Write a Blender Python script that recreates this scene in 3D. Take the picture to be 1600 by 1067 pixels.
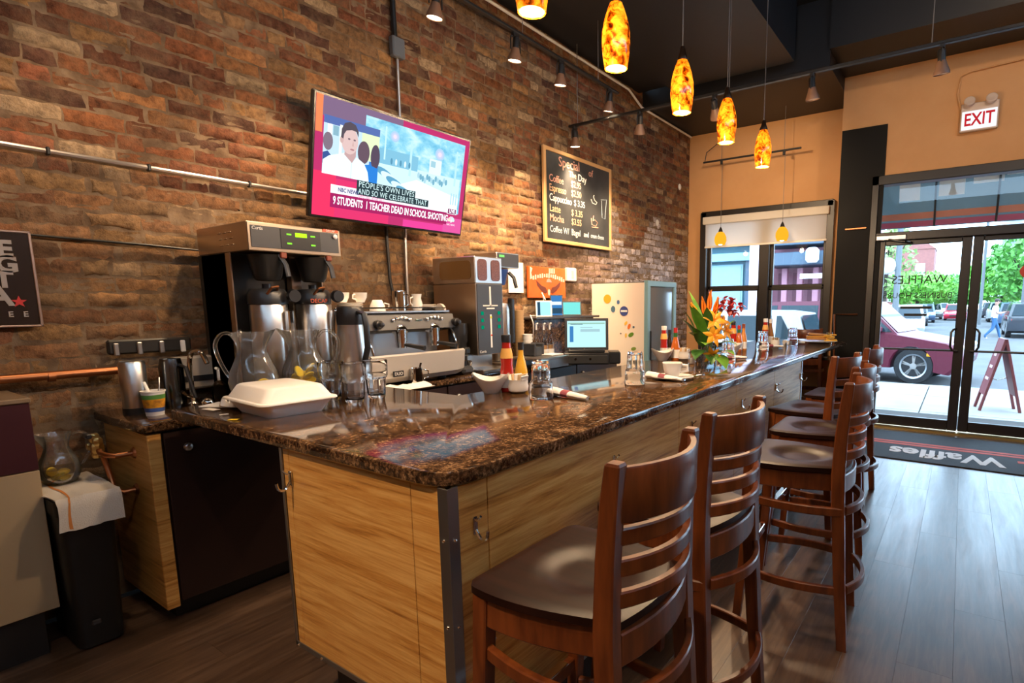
import bpy, bmesh, math, random
from mathutils import Vector, Matrix, noise
rnd = random.Random(7)
PI = math.pi
for o in list(bpy.data.objects): bpy.data.objects.remove(o)
SC = bpy.context.scene
COL = SC.collection
# ------------------------------------------------------------------ camera
EYE = Vector((0.0, 0.0, 1.42))
YAW, PITCH, ROLL = math.radians(33.563), math.radians(-8.077), math.radians(-.363)
FPX, CX, CY = 859.3, 929.84, 597.03
_f = Vector((-math.sin(YAW)*math.cos(PITCH), math.cos(YAW)*math.cos(PITCH), math.sin(PITCH)))
_r = _f.cross(Vector((0, 0, 1))).normalized(); _u = _r.cross(_f)
RIGHT = math.cos(ROLL)*_r + math.sin(ROLL)*_u
UP = -math.sin(ROLL)*_r + math.cos(ROLL)*_u
cam = bpy.data.cameras.new('camera'); camo = bpy.data.objects.new('camera', cam); COL.objects.link(camo)
camo.matrix_world = Matrix(((RIGHT.x, UP.x, -_f.x, EYE.x), (RIGHT.y, UP.y, -_f.y, EYE.y), (RIGHT.z, UP.z, -_f.z, EYE.z), (0, 0, 0, 1)))
cam.sensor_fit = 'HORIZONTAL'; cam.sensor_width = 36; cam.lens = FPX/1600*36
cam.shift_x = -(CX-800)/1600; cam.shift_y = (CY-533.5)/1600
cam.clip_start = .05; cam.clip_end = 400
SC.camera = camo
# ------------------------------------------------------------------ world, exposure
world = bpy.data.worlds.new('world'); SC.world = world; world.use_nodes = True
bg = world.node_tree.nodes['Background']; bg.inputs[0].default_value = (.52, .75, 1, 1); bg.inputs[1].default_value = 8.5
SC.view_settings.view_transform = 'Standard'; SC.view_settings.look = 'None'; SC.view_settings.gamma = 1
SC.view_settings.use_curve_mapping = False; SC.view_settings.exposure = .28
SC.cycles.use_denoising = True; SC.cycles.sample_clamp_indirect = 6; SC.cycles.max_bounces = 10
SC.cycles.transparent_max_bounces = 24; SC.cycles.caustics_reflective = False; SC.cycles.caustics_refractive = False
# pixel of the 1600x1067 photograph -> a measured point on a plane of the room
def _ray(x, y): return RIGHT*((x-CX)/FPX) + UP*(-(y-CY)/FPX) + _f
def at_z(x, y, z): d = _ray(x, y); return EYE + d*((z-EYE.z)/d.z)
def at_x(x, y, X): d = _ray(x, y); return EYE + d*((X-EYE.x)/d.x)
def at_y(x, y, Y): d = _ray(x, y); return EYE + d*((Y-EYE.y)/d.y)
def to_px(p): q = p-EYE; w = q.dot(_f); return (CX+FPX*q.dot(RIGHT)/w, CY-FPX*q.dot(UP)/w, w)
# ------------------------------------------------------------------ materials
MATS = {}
def _nt(name):
    m = bpy.data.materials.new(name); m.use_nodes = True; nt = m.node_tree
    return m, nt, nt.nodes['Principled BSDF']
def nd(nt, t, **k):
    n = nt.nodes.new(t)
    for a, v in k.items(): setattr(n, a, v)
    return n
def ramp(nt, stops, src=None):
    r = nd(nt, 'ShaderNodeValToRGB'); e = r.color_ramp.elements
    while len(e) < len(stops): e.new(.5)
    for el, (p, c) in zip(e, stops): el.position = p; el.color = (*c, 1)
    if src: nt.links.new(src, r.inputs[0])
    return r
def coords(nt, scale=(1, 1, 1), rot=(0, 0, 0)):
    tc = nd(nt, 'ShaderNodeTexCoord'); mp = nd(nt, 'ShaderNodeMapping')
    mp.inputs['Scale'].default_value = scale; mp.inputs['Rotation'].default_value = rot
    nt.links.new(tc.outputs['Object'], mp.inputs[0]); return mp.outputs[0]
def noisetex(nt, vec, scale, detail=4, rough=.55, dist=0):
    n = nd(nt, 'ShaderNodeTexNoise'); n.inputs['Scale'].default_value = scale; n.inputs['Detail'].default_value = detail
    n.inputs['Roughness'].default_value = rough; n.inputs['Distortion'].default_value = dist
    nt.links.new(vec, n.inputs['Vector']); return n.outputs['Fac']
def bumpto(nt, b, src, strength, dist=.01):
    bp = nd(nt, 'ShaderNodeBump'); bp.inputs['Strength'].default_value = strength; bp.inputs['Distance'].default_value = dist
    nt.links.new(src, bp.inputs['Height']); nt.links.new(bp.outputs[0], b.inputs['Normal'])
def mat(name, col, rough=.5, metal=0, spec=.5, col2=None, scale=8, stretch=(1, 1, 1), bump=0, bscale=60, coat=0, emit=None, es=0, aniso=None):
    if name in MATS: return MATS[name]
    m, nt, b = _nt(name); MATS[name] = m
    b.inputs['Base Color'].default_value = (*col, 1); b.inputs['Roughness'].default_value = rough
    b.inputs['Metallic'].default_value = metal; b.inputs['Specular IOR Level'].default_value = spec
    b.inputs['Coat Weight'].default_value = coat
    v = coords(nt, stretch)
    if col2:
        r = ramp(nt, [(.35, col), (.65, col2)], noisetex(nt, v, scale)); nt.links.new(r.outputs[0], b.inputs['Base Color'])
    if bump: bumpto(nt, b, noisetex(nt, v, bscale, 3), bump, .004)
    if emit: b.inputs['Emission Color'].default_value = (*emit, 1); b.inputs['Emission Strength'].default_value = es
    return m
def glass_mat(name, tint=(1, 1, 1), edge=(.75, .8, .8), refl=.9, rough=.02, milk=0):
    m = bpy.data.materials.new(name); m.use_nodes = True; nt = m.node_tree; nt.nodes.clear(); MATS[name] = m
    out = nd(nt, 'ShaderNodeOutputMaterial'); mix = nd(nt, 'ShaderNodeMixShader'); tr = nd(nt, 'ShaderNodeBsdfTransparent'); gl = nd(nt, 'ShaderNodeBsdfGlossy')
    gl.inputs['Roughness'].default_value = rough; gl.inputs[0].default_value = (refl, refl, refl, 1)
    fr = nd(nt, 'ShaderNodeFresnel'); fr.inputs[0].default_value = 1.32
    lw = nd(nt, 'ShaderNodeLayerWeight'); lw.inputs[0].default_value = .35
    rp = ramp(nt, [(.0, tint), (.9, edge)], lw.outputs['Facing']); nt.links.new(rp.outputs[0], tr.inputs[0])
    nt.links.new(fr.outputs[0], mix.inputs[0]); nt.links.new(tr.outputs[0], mix.inputs[1]); nt.links.new(gl.outputs[0], mix.inputs[2])
    res = mix.outputs[0]
    if milk:
        df_ = nd(nt, 'ShaderNodeBsdfTranslucent'); dd = nd(nt, 'ShaderNodeBsdfDiffuse'); ad = nd(nt, 'ShaderNodeMixShader'); nt.links.new(df_.outputs[0], ad.inputs[1]); nt.links.new(dd.outputs[0], ad.inputs[2])
        m2 = nd(nt, 'ShaderNodeMixShader'); m2.inputs[0].default_value = milk; nt.links.new(res, m2.inputs[1]); nt.links.new(ad.outputs[0], m2.inputs[2]); res = m2.outputs[0]
    nt.links.new(res, out.inputs[0]); return m
def emit_mat(name, col, s):
    if name in MATS: return MATS[name]
    m = bpy.data.materials.new(name); m.use_nodes = True; nt = m.node_tree; nt.nodes.clear(); MATS[name] = m
    out = nd(nt, 'ShaderNodeOutputMaterial'); e = nd(nt, 'ShaderNodeEmission'); e.inputs[0].default_value = (*col, 1); e.inputs[1].default_value = s
    nt.links.new(e.outputs[0], out.inputs[0]); return m
# ------------------------------------------------------------------ mesh builder
class MB:
    def __init__(s): s.v = []; s.f = []
    def add(s, vs, fs, M=None):
        n = len(s.v)
        s.v += [tuple(M @ Vector(p)) if M else tuple(p) for p in vs]
        s.f += [tuple(i+n for i in f) for f in fs]; return s
    def box(s, c, d, b=0, M=None, rz=0):
        hx, hy, hz = d[0]/2, d[1]/2, d[2]/2; b = min(b, hx*.95, hy*.95, hz*.95)
        T = Matrix.Translation(c) @ Matrix.Rotation(rz, 4, 'Z')
        if M: T = M @ T
        if b <= 0:
            vs = [(x, y, z) for x in (-hx, hx) for y in (-hy, hy) for z in (-hz, hz)]
            fs = [(0, 1, 3, 2), (4, 6, 7, 5), (0, 4, 5, 1), (2, 3, 7, 6), (0, 2, 6, 4), (1, 5, 7, 3)]
            return s.add(vs, fs, T)
        vs = []; idx = {}
        for i, x in enumerate((-1, 1)):
            for j, y in enumerate((-1, 1)):
                for k, z in enumerate((-1, 1)):
                    for a in range(3):
                        p = [x*hx, y*hy, z*hz]
                        for q in range(3):
                            if q != a: p[q] -= (x, y, z)[q]*b
                        idx[(i, j, k, a)] = len(vs); vs.append(p)
        fs = []
        for a in range(3):
            o = [q for q in range(3) if q != a]
            for sgn in (0, 1):
                loop = []
                for (u, w) in ((0, 0), (1, 0), (1, 1), (0, 1)):
                    t = [0, 0, 0]; t[a] = sgn; t[o[0]] = u; t[o[1]] = w; loop.append(idx[(*t, a)])
                fs.append(tuple(loop))
        for a in range(3):
            o = [q for q in range(3) if q != a]
            for u in (0, 1):
                for w in (0, 1):
                    t0 = [0, 0, 0]; t0[o[0]] = u; t0[o[1]] = w; t1 = list(t0); t1[a] = 1
                    fs.append((idx[(*t0, o[0])], idx[(*t1, o[0])], idx[(*t1, o[1])], idx[(*t0, o[1])]))
        for i in (0, 1):
            for j in (0, 1):
                for k in (0, 1): fs.append((idx[(i, j, k, 0)], idx[(i, j, k, 1)], idx[(i, j, k, 2)]))
        return s.add(vs, fs, T)
    def lathe(s, prof, n=24, c=(0, 0, 0), M=None, flute=0, fl=None, sx=1, sy=1):
        # prof: (r, z) list; flute: number of flutes, fl: per-row amplitude
        T = Matrix.Translation(c)
        if M: T = M @ T
        vs = []; fs = []
        for k, (r, z) in enumerate(prof):
            for i in range(n):
                a = 2*PI*i/n; rr = r*(1+(fl[k]*math.cos(flute*a) if fl else 0))
                vs.append((rr*math.cos(a)*sx, rr*math.sin(a)*sy, z))
        for k in range(len(prof)-1):
            for i in range(n):
                j = (i+1) % n; fs.append((k*n+i, k*n+j, (k+1)*n+j, (k+1)*n+i))
        if prof[0][0] > 1e-5: fs.append(tuple(reversed(range(n))))
        if prof[-1][0] > 1e-5 : fs.append(tuple(range((len(prof)-1)*n, len(prof)*n)))
        return s.add(vs, fs, T)
    def open_lathe(s, prof, n=24, c=(0, 0, 0), M=None, fn=None):
        T = Matrix.Translation(c)
        if M: T = M @ T
        vs = []; fs = []
        for k, (r, z) in enumerate(prof):
            for i in range(n):
                a = 2*PI*i/n; p = [r*math.cos(a), r*math.sin(a), z]
                vs.append(fn(p, a, k) if fn else p)
        for k in range(len(prof)-1):
            for i in range(n):
                j = (i+1) % n; fs.append((k*n+i, k*n+j, (k+1)*n+j, (k+1)*n+i))
        return s.add(vs, fs, T)
    def cyl(s, p0, p1, r0, r1=None, n=12):
        r1 = r0 if r1 is None else r1
        p0 = Vector(p0); p1 = Vector(p1); d = p1-p0
        M = Matrix.Translation(p0) @ d.to_track_quat('Z', 'Y').to_matrix().to_4x4()
        return s.lathe([(r0, 0), (r1, d.length)], n, M=M)
    def tube(s, pts, r, n=8, close=False, flat=None):
        pts = [Vector(p) for p in pts]; m = len(pts); vs = []; fs = []
        rs = r if isinstance(r, (list, tuple)) else [r]*m
        up = Vector((0, 0, 1)); prev = None
        for i, p in enumerate(pts):
            t = (pts[(i+1) % m]-pts[i-1]) if close else (pts[min(i+1, m-1)]-pts[max(i-1, 0)])
            t.normalize()
            if prev is None:
                a = up.cross(t) if abs(t.z) < .95 else Vector((1, 0, 0)).cross(t)
            else: a = prev-t*prev.dot(t)
            a.normalize(); prev = a; b = t.cross(a)
            for k in range(n):
                w = 2*PI*k/n; ca, sa = math.cos(w), math.sin(w)
                if flat: ca *= flat[0]; sa *= flat[1]
                vs.append(p+a*(rs[i]*ca)+b*(rs[i]*sa))
        for i in range(m if close else m-1):
            for k in range(n):
                j = (k+1) % n; i2 = (i+1) % m
                fs.append((i*n+k, i*n+j, i2*n+j, i2*n+k))
        if not close: fs.append(tuple(reversed(range(n)))); fs.append(tuple(range((m-1)*n, m*n)))
        return s.add(vs, fs)
    def prism(s, poly, d, M=None, inset=0):
        # poly: 2D points (x, y), extruded along +z by d
        n = len(poly); vs = [(x, y, 0) for x, y in poly]+[(x, y, d) for x, y in poly]
        fs = [tuple(reversed(range(n))), tuple(range(n, 2*n))]+[(i, (i+1) % n, n+(i+1) % n, n+i) for i in range(n)]
        return s.add(vs, fs, M)
    def loft(s, rings, cap=True, M=None, close=True):
        n = len(rings[0]); vs = [p for r in rings for p in r]; fs = []
        for k in range(len(rings)-1):
            for i in range(n if close else n-1):
                j = (i+1) % n; fs.append((k*n+i, k*n+j, (k+1)*n+j, (k+1)*n+i))
        if cap: fs.append(tuple(reversed(range(n)))); fs.append(tuple(range((len(rings)-1)*n, len(rings)*n)))
        return s.add(vs, fs, M)
    def grid(s, fn, nu, nv, M=None):
        vs = [fn(u/nu, v/nv) for v in range(nv+1) for u in range(nu+1)]
        fs = [(v*(nu+1)+u, v*(nu+1)+u+1, (v+1)*(nu+1)+u+1, (v+1)*(nu+1)+u) for v in range(nv) for u in range(nu)]
        return s.add(vs, fs, M)
    def sphere(s, c, r, n=12, m=8, sc=(1, 1, 1), M=None):
        T = Matrix.Translation(c) @ Matrix.Diagonal((*sc, 1))
        if M: T = M @ T
        return s.lathe([(max(1e-6, r*math.sin(PI*k/m)), -r*math.cos(PI*k/m)) for k in range(m+1)], n, M=T)
    def mesh(s, name, m=None, smooth=None):
        me = bpy.data.meshes.new(name); me.from_pydata(s.v, [], s.f); me.validate()
        bm = bmesh.new(); bm.from_mesh(me)
        if getattr(s, 'weld', 0): bmesh.ops.remove_doubles(bm, verts=bm.verts, dist=s.weld)
        bmesh.ops.recalc_face_normals(bm, faces=bm.faces)
        if smooth is not None:
            for f in bm.faces: f.smooth = True
            for e in bm.edges:
                if len(e.link_faces) == 2 and e.calc_face_angle(0) > math.radians(smooth): e.smooth = False
        bm.to_mesh(me); bm.free()
        if m: me.materials.append(m)
        return me
    def obj(s, name, m, parent=None, smooth=35):
        o = bpy.data.objects.new(name, s.mesh(name, m, smooth)); COL.objects.link(o)
        if parent: o.parent = parent
        return o
def curve(pts, n=4):
    P = [Vector(p) for p in pts]; out = []
    for i in range(len(P)-1):
        a, b, c, d = P[max(i-1, 0)], P[i], P[i+1], P[min(i+2, len(P)-1)]
        for k in range(n):
            t = k/n; out.append(.5*((2*b)+(c-a)*t+(2*a-5*b+4*c-d)*t*t+(3*b-a-3*c+d)*t**3))
    return out+[P[-1]]
def tag(o, label, cat, group=None, kind=None):
    if label: o['label'] = label
    if cat: o['category'] = cat
    if group: o['group'] = group
    if kind: o['kind'] = kind
    return o
def thing(name, label, cat, loc=(0, 0, 0), rz=0, group=None):
    o = bpy.data.objects.new(name, None); COL.objects.link(o); o.location = loc; o.rotation_euler = (0, 0, rz)
    o.empty_display_size = .05
    return tag(o, label, cat, group)
def struct(o): o['kind'] = 'structure'; return o
def setting(name, loc=(0, 0, 0)):
    o = bpy.data.objects.new(name, None); COL.objects.link(o); o.location = loc; return struct(o)
def dup(root, loc, rz=0, label=None, rot=None):
    def cp(o, par):
        c = o.copy(); COL.objects.link(c); c.parent = par
        for ch in list(o.children): cp(ch, c)
        return c
    kids = list(root.children); r = root.copy(); COL.objects.link(r); r.location = loc
    r.rotation_euler = rot if rot else (0, 0, rz)
    if label: r['label'] = label
    for k in kids: cp(k, r)
    return r
def text_mesh(s, size, extrude=.0005, M=None, align='CENTER', spacing=1, bold=0, font=None):
    cu = bpy.data.curves.new('lettering', 'FONT'); cu.body = s; cu.size = size; cu.extrude = extrude
    cu.align_x = align; cu.align_y = 'CENTER'; cu.space_character = spacing; cu.offset = bold; cu.resolution_u = 3
    o = bpy.data.objects.new('lettering', cu); COL.objects.link(o)
    me = bpy.data.meshes.new_from_object(o.evaluated_get(bpy.context.evaluated_depsgraph_get()))
    bpy.data.objects.remove(o); bpy.data.curves.remove(cu)
    if M: me.transform(M)
    return me
def text(name, s, size, m, parent, M, **k):
    me = text_mesh(s, size, M=M, **k); me.materials.clear(); me.materials.append(m)
    o = bpy.data.objects.new(name, me); COL.objects.link(o); o.parent = parent; return o
def frame_of(p, right, up):
    r = Vector(right).normalized(); u = Vector(up).normalized(); n = r.cross(u)
    return Matrix(((r.x, u.x, n.x, p[0]), (r.y, u.y, n.y, p[1]), (r.z, u.z, n.z, p[2]), (0, 0, 0, 1)))
def spot(name, loc, target, power, col, angle, parent=None, blend=.6, size=.03):
    l = bpy.data.lights.new(name, 'SPOT'); l.energy = power; l.color = col; l.spot_size = math.radians(angle); l.spot_blend = blend; l.shadow_soft_size = size
    o = bpy.data.objects.new(name, l); COL.objects.link(o); o.location = loc
    o.rotation_euler = (Vector(target)-Vector(loc)).to_track_quat('-Z', 'Y').to_euler()
    if parent: o.parent = parent
    return o
def point(name, loc, power, col, size=.03, parent=None):
    l = bpy.data.lights.new(name, 'POINT'); l.energy = power; l.color = col; l.shadow_soft_size = size
    o = bpy.data.objects.new(name, l); COL.objects.link(o); o.location = loc
    if parent: o.parent = parent
    return o
# ------------------------------------------------------------------ palette
WARM = (1, .69, .41)
BLACK = mat('black_paint', (.012, .011, .011), .45)
BLACKP = mat('black_plastic', (.018, .018, .02), .35)
DARKGREY = mat('dark_grey_plastic', (.05, .052, .06), .4)
STEEL = mat('brushed_steel', (.62, .58, .54), .28, 1, bump=.04, bscale=90, stretch=(1, 1, 12))
CHROME = mat('chrome', (.75, .73, .7), .1, 1)
DSTEEL = mat('dull_steel', (.42, .42, .43), .38, 1)
COPPER = mat('copper', (.45, .18, .08), .4, 1)
BRASS = mat('brass', (.6, .42, .16), .35, 1)
WHITE = mat('white_ceramic', (.86, .82, .76), .22, coat=.3)
WPLASTIC = mat('white_plastic', (.82, .8, .77), .4)
FOAM = mat('white_foam', (.88, .84, .8), .6, bump=.1, bscale=200)
PAPER = mat('white_paper', (.85, .82, .78), .8, bump=.1, bscale=60)
def refr_mat(name, col, rough=.0, ior=1.45):
    m, nt, b = _nt(name); b.inputs['Base Color'].default_value = (*col, 1); b.inputs['Transmission Weight'].default_value = 1; b.inputs['Roughness'].default_value = rough; b.inputs['IOR'].default_value = ior; MATS[name] = m; return m
TUMB = refr_mat('tumbler_glass', (1, 1, 1), .0, 1.42)
GLASS = glass_mat('clear_glass', (.995, .995, .995), (.90, .92, .93), 1, .05, .035)
PITCHER = glass_mat('clear_plastic', (.985, .985, .985), (.86, .86, .88), 1, .08, .075)
PANE = glass_mat('window_glass', (.97, .985, .98), (.9, .95, .94), .8, .0)
def wood_mat():
    m, nt, b = _nt('maple_laminate'); v = coords(nt, (1.5, 1.5, 26), (math.radians(9), math.radians(9), 0))
    n1 = noisetex(nt, v, 1.6, 6, .62, .6); v2 = coords(nt, (4, 4, 90), (math.radians(9), math.radians(9), 0)); n2 = noisetex(nt, v2, 2, 3)
    mx = nd(nt, 'ShaderNodeMath', operation='MULTIPLY_ADD'); mx.inputs[1].default_value = .3; nt.links.new(n2, mx.inputs[0]); nt.links.new(n1, mx.inputs[2])
    r = ramp(nt, [(.40, (.27, .10, .018)), (.58, (.58, .27, .06)), (.80, (.76, .44, .14))], mx.outputs[0])
    nt.links.new(r.outputs[0], b.inputs['Base Color']); b.inputs['Roughness'].default_value = .33; b.inputs['Specular IOR Level'].default_value = .5
    return m
MAPLE = wood_mat()
def granite_mat():
    m, nt, b = _nt('brown_granite'); v = coords(nt)
    n1 = noisetex(nt, v, 70, 8, .75, .6); n2 = noisetex(nt, v, 14, 6, .7, .8)
    mx = nd(nt, 'ShaderNodeMath', operation='MULTIPLY_ADD'); mx.inputs[1].default_value = .6; nt.links.new(n2, mx.inputs[0]); nt.links.new(n1, mx.inputs[2])
    r = ramp(nt, [(.66, (.006, .004, .003)), (.78, (.045, .023, .012)), (.90, (.16, .085, .04)), (1.0, (.42, .27, .15))], mx.outputs[0])
    nt.links.new(r.outputs[0], b.inputs['Base Color']); b.inputs['Roughness'].default_value = .09; b.inputs['Specular IOR Level'].default_value = .6
    return m
GRANITE = granite_mat()
STOOLW = mat('mahogany_wood', (.10, .023, .006), .34, col2=(.20, .052, .012), scale=5, stretch=(6, 6, 1), spec=.45, coat=.12)
SEATW = mat('dark_seat_wood', (.012, .004, .0028), .36, col2=(.022, .007, .0045), scale=5, stretch=(1, 8, 1), spec=.22)
# ================================================================== the room shell
XW, YW, YD = -3.40, 7.60, 7.01            # brick wall, window wall, door wall
XR, YB, ZC = 3.3, -2.9, 4.0               # right wall, back wall, ceiling
# ---- floor: boards laid along the room over a dark base
fl = MB().box(((XW+XR)/2, (YB+8)/2, -.06), (XR-XW+.6, 8-YB+.4, .1)).obj('floor', mat('floor_underlay', (.02, .014, .01), .8))
struct(fl)
def floor_mat():
    m, nt, b = _nt('floor_board'); oi = nd(nt, 'ShaderNodeObjectInfo'); v = coords(nt, (14, 1.2, 1))
    n1 = noisetex(nt, v, 3, 6, .65, .5); v2 = coords(nt, (9, .8, 1)); n2 = noisetex(nt, v2, 2, 5, .65, .4)
    a = nd(nt, 'ShaderNodeMath', operation='MULTIPLY_ADD'); a.inputs[1].default_value = .16; nt.links.new(oi.outputs['Random'], a.inputs[0]); nt.links.new(n1, a.inputs[2])
    r = ramp(nt, [(.30, (.030, .015, .008)), (.55, (.075, .042, .025)), (.85, (.15, .092, .058))], a.outputs[0])
    nt.links.new(r.outputs[0], b.inputs['Base Color']); b.inputs['Specular IOR Level'].default_value = 1.0
    rr = nd(nt, 'ShaderNodeMapRange'); rr.inputs[3].default_value = .24; rr.inputs[4].default_value = .48; nt.links.new(n2, rr.inputs[0]); nt.links.new(rr.outputs[0], b.inputs['Roughness'])
    bumpto(nt, b, n1, .12, .003); return m
FLOORM = floor_mat()
PW, PL = .19, 1.5
def board_mesh(length):
    return MB().box((0, 0, -.006), (PW-.0006, length-.0006, .012), .0003).mesh('board', FLOORM, None)
bm_full = board_mesh(PL)
nx = int((XR-XW)/PW)
for i in range(nx):
    x = XW+.05+PW*(i+.5); off = (i*.618 % 1)*PL
    y = YB-off
    while y < YD:
        y0, y1 = max(y, YB), min(y+PL, YD if x > -1.3 else YW)
        if y1-y0 > .05 and not (y1 < .2) and not (y0 > 5.2 and x < -1.3) and not (x < -1.9 and y0 > 2.2):
            full = abs(y1-y0-PL) < 1e-6
            o = bpy.data.objects.new('floor_board', bm_full if full else board_mesh(y1-y0)); COL.objects.link(o)
            o.location = (x, (y0+y1)/2, 0); o.parent = fl
        y += PL
MB().box(((XW+XR)/2, (YB+.0)/2, -.006), (XR-XW, -YB-.1, .011)).obj('floor_boards', FLOORM, fl)['kind'] = 'stuff'
MB().box((-2.6, 6.0, -.006), (1.5, 3.2, .011)).obj('floor_boards', FLOORM, fl)['kind'] = 'stuff'
# ---- brick wall
def brick_mat():
    m, nt, b = _nt('old_brick'); at = nd(nt, 'ShaderNodeAttribute', attribute_name='tone'); tc = nd(nt, 'ShaderNodeNewGeometry'); v = tc.outputs['Position']
    n1 = noisetex(nt, v, 26, 6, .7); n2 = noisetex(nt, v, 110, 3, .6)
    r = ramp(nt, [(.3, (.35, .33, .32)), (.55, (.95, .95, .95)), (.75, (1.35, 1.3, 1.2))], n1)
    mx = nd(nt, 'ShaderNodeMix', data_type='RGBA', blend_type='MULTIPLY'); mx.inputs[0].default_value = 1
    nt.links.new(at.outputs['Color'], mx.inputs[6]); nt.links.new(r.outputs[0], mx.inputs[7])
    # pale mortar smears left on the faces
    n3 = noisetex(nt, v, 7, 5, .65, .5); r3 = ramp(nt, [(.45, (0, 0, 0)), (.85, (.7, .7, .7))], n3)
    m2 = nd(nt, 'ShaderNodeMix', data_type='RGBA'); nt.links.new(r3.outputs[0], m2.inputs[0]); nt.links.new(mx.outputs[2], m2.inputs[6]); m2.inputs[7].default_value = (.25, .165, .10, 1)
    nt.links.new(m2.outputs[2], b.inputs['Base Color']); b.inputs['Roughness'].default_value = .82; b.inputs['Specular IOR Level'].default_value = .25
    ad = nd(nt, 'ShaderNodeMath', operation='MULTIPLY_ADD'); ad.inputs[1].default_value = .5; nt.links.new(n2, ad.inputs[0]); nt.links.new(n1, ad.inputs[2])
    bumpto(nt, b, ad.outputs[0], .85, .011); return m
BRICKM = brick_mat()
MORTAR = mat('mortar', (.12, .075, .045), .9, spec=.2, col2=(.25, .17, .105), scale=11, bump=1.2, bscale=40)
wl = MB().box((XW-.10, (YB+YW)/2, ZC/2), (.2, YW-YB, ZC)).obj('wall_left', MORTAR); struct(wl)
TONES = [(.22, .080, .034), (.26, .10, .040), (.16, .060, .030), (.30, .135, .052), (.31, .165, .065), (.11, .050, .032), (.27, .15, .07), (.24, .085, .042)]
def brick_geo(y0, y1, z0, z1, pale, worn):
    ny = 7 if y1-y0 > .13 else 5; nz = 4; k = rnd.random()*50
    proud = rnd.uniform(.002, .014)-.002*worn
    tilt = rnd.uniform(-.004, .004)
    vs = []
    for j in range(nz+1):
        for i in range(ny+1):
            u, v = i/ny, j/nz
            y = y0+(y1-y0)*u; z = z0+(z1-z0)*v
            e = min(u, 1-u)*(y1-y0); g = min(v, 1-v)*(z1-z0); ed = min(e, g)
            n = noise.noise(Vector((y*16+k, z*20, k))); n2 = noise.noise(Vector((y*41+k, z*47+3, k)))
            x = proud+n*.005+n2*.002+tilt*(v-.5)*2
            if ed < 1e-6: x = min(x, .002)-.001; y += n*.010*(1+worn); z += n2*.008*(1+worn)
            elif ed < .022: x -= .0028
            vs.append((x, y, z))
    fs = [(j*(ny+1)+i, j*(ny+1)+i+1, (j+1)*(ny+1)+i+1, (j+1)*(ny+1)+i) for j in range(nz) for i in range(ny)]
    ring = [i for i in range(ny+1)]+[j*(ny+1)+ny for j in range(1, nz+1)]+[nz*(ny+1)+i for i in range(ny-1, -1, -1)]+[j*(ny+1) for j in range(nz-1, 0, -1)]
    b0 = len(vs)
    for q in ring: vs.append((-.02, vs[q][1], vs[q][2]))
    for a in range(len(ring)):
        c = (a+1) % len(ring); fs.append((ring[a], b0+a, b0+c, ring[c]))
    t = Vector(rnd.choice(TONES))*rnd.uniform(.65, 1.25)
    if rnd.random() < .07: t = Vector((.42, .29, .17))*rnd.uniform(.8, 1.15)
    ym, zm = (y0+y1)/2, (z0+z1)/2
    if ym > 4.4 and zm < 2.3+.25*math.sin(ym*5): t = t.lerp(Vector((.40, .35, .35))*rnd.uniform(.45, 1.7), min(.9, (ym-4.4)*.7))  # greyer far bricks, also lightened in tone to carry the daylight on them
    if zm < 2.05 and ym < 4: t = t.lerp(Vector((.33, .20, .095)), .45*rnd.random()+.15)
    return vs, fs, tuple(t)
bricks = []
cz = .0745; zc = .30; row = 0
while zc < ZC-.1:
    y = -.35-rnd.random()*.2; header = row % 6 == 5
    while y < YW:
        L = .098 if (header or rnd.random() < .12) else rnd.choice((.2, .205, .21, .195))
        j = rnd.uniform(.008, .016)
        dz = rnd.uniform(-.003, .003)
        if y+L > YW: L = YW-y
        if L > .03: bricks.append((y, y+L, zc+dz+.005, zc+cz-.008+dz+rnd.uniform(-.003, .002)))
        y += L+j
    zc += cz; row += 1
def area(b):
    P = [to_px(Vector((XW, yy, zz))) for yy, zz in ((b[0], b[2]), (b[1], b[2]), (b[1], b[3]), (b[0], b[3]))]
    c = to_px(Vector((XW, (b[0]+b[1])/2, (b[2]+b[3])/2)))
    if c[2] < .3 or not (5 < c[0] < 1595 and 4 < c[1] < 560): return 0
    for (x0, y0, x1, y1) in ((0, 355, 62, 515), (478, 150, 735, 360), (335, 345, 530, 640), (330, 500, 560, 640)):
        if x0 < c[0] < x1 and y0 < c[1] < y1: return 0
    return abs(sum(P[i][0]*P[(i+1) % 4][1]-P[(i+1) % 4][0]*P[i][1] for i in range(4)))/2
order = sorted(range(len(bricks)), key=lambda i: -area(bricks[i])); single = set(order[:300])
def set_tone(me, cols):
    a = me.color_attributes.new('tone', 'FLOAT_COLOR', 'POINT')
    flat = [c for t in cols for c in (*t, 1)]; a.data.foreach_set('color', flat)
rest = MB(); restc = []
for i, b in enumerate(bricks):
    vs, fs, t = brick_geo(*b, 0, 1 if b[3] < 2.05 else .3)
    if i in single:
        cy_, cz_ = (b[0]+b[1])/2, (b[2]+b[3])/2
        m_ = MB().add([(x, yy-cy_, zz-cz_) for x, yy, zz in vs], fs)
        me = m_.mesh('brick', BRICKM, 60); set_tone(me, [t]*len(me.vertices))
        o = bpy.data.objects.new('brick', me); COL.objects.link(o); o.location = (XW, cy_, cz_); o.parent = wl
    else: rest.add([(XW+x, yy, zz) for x, yy, zz in vs], fs); restc += [t]*len(vs)
ro = rest.obj('brickwork', BRICKM, wl, 60); ro['kind'] = 'stuff'
set_tone(ro.data, restc)
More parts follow.
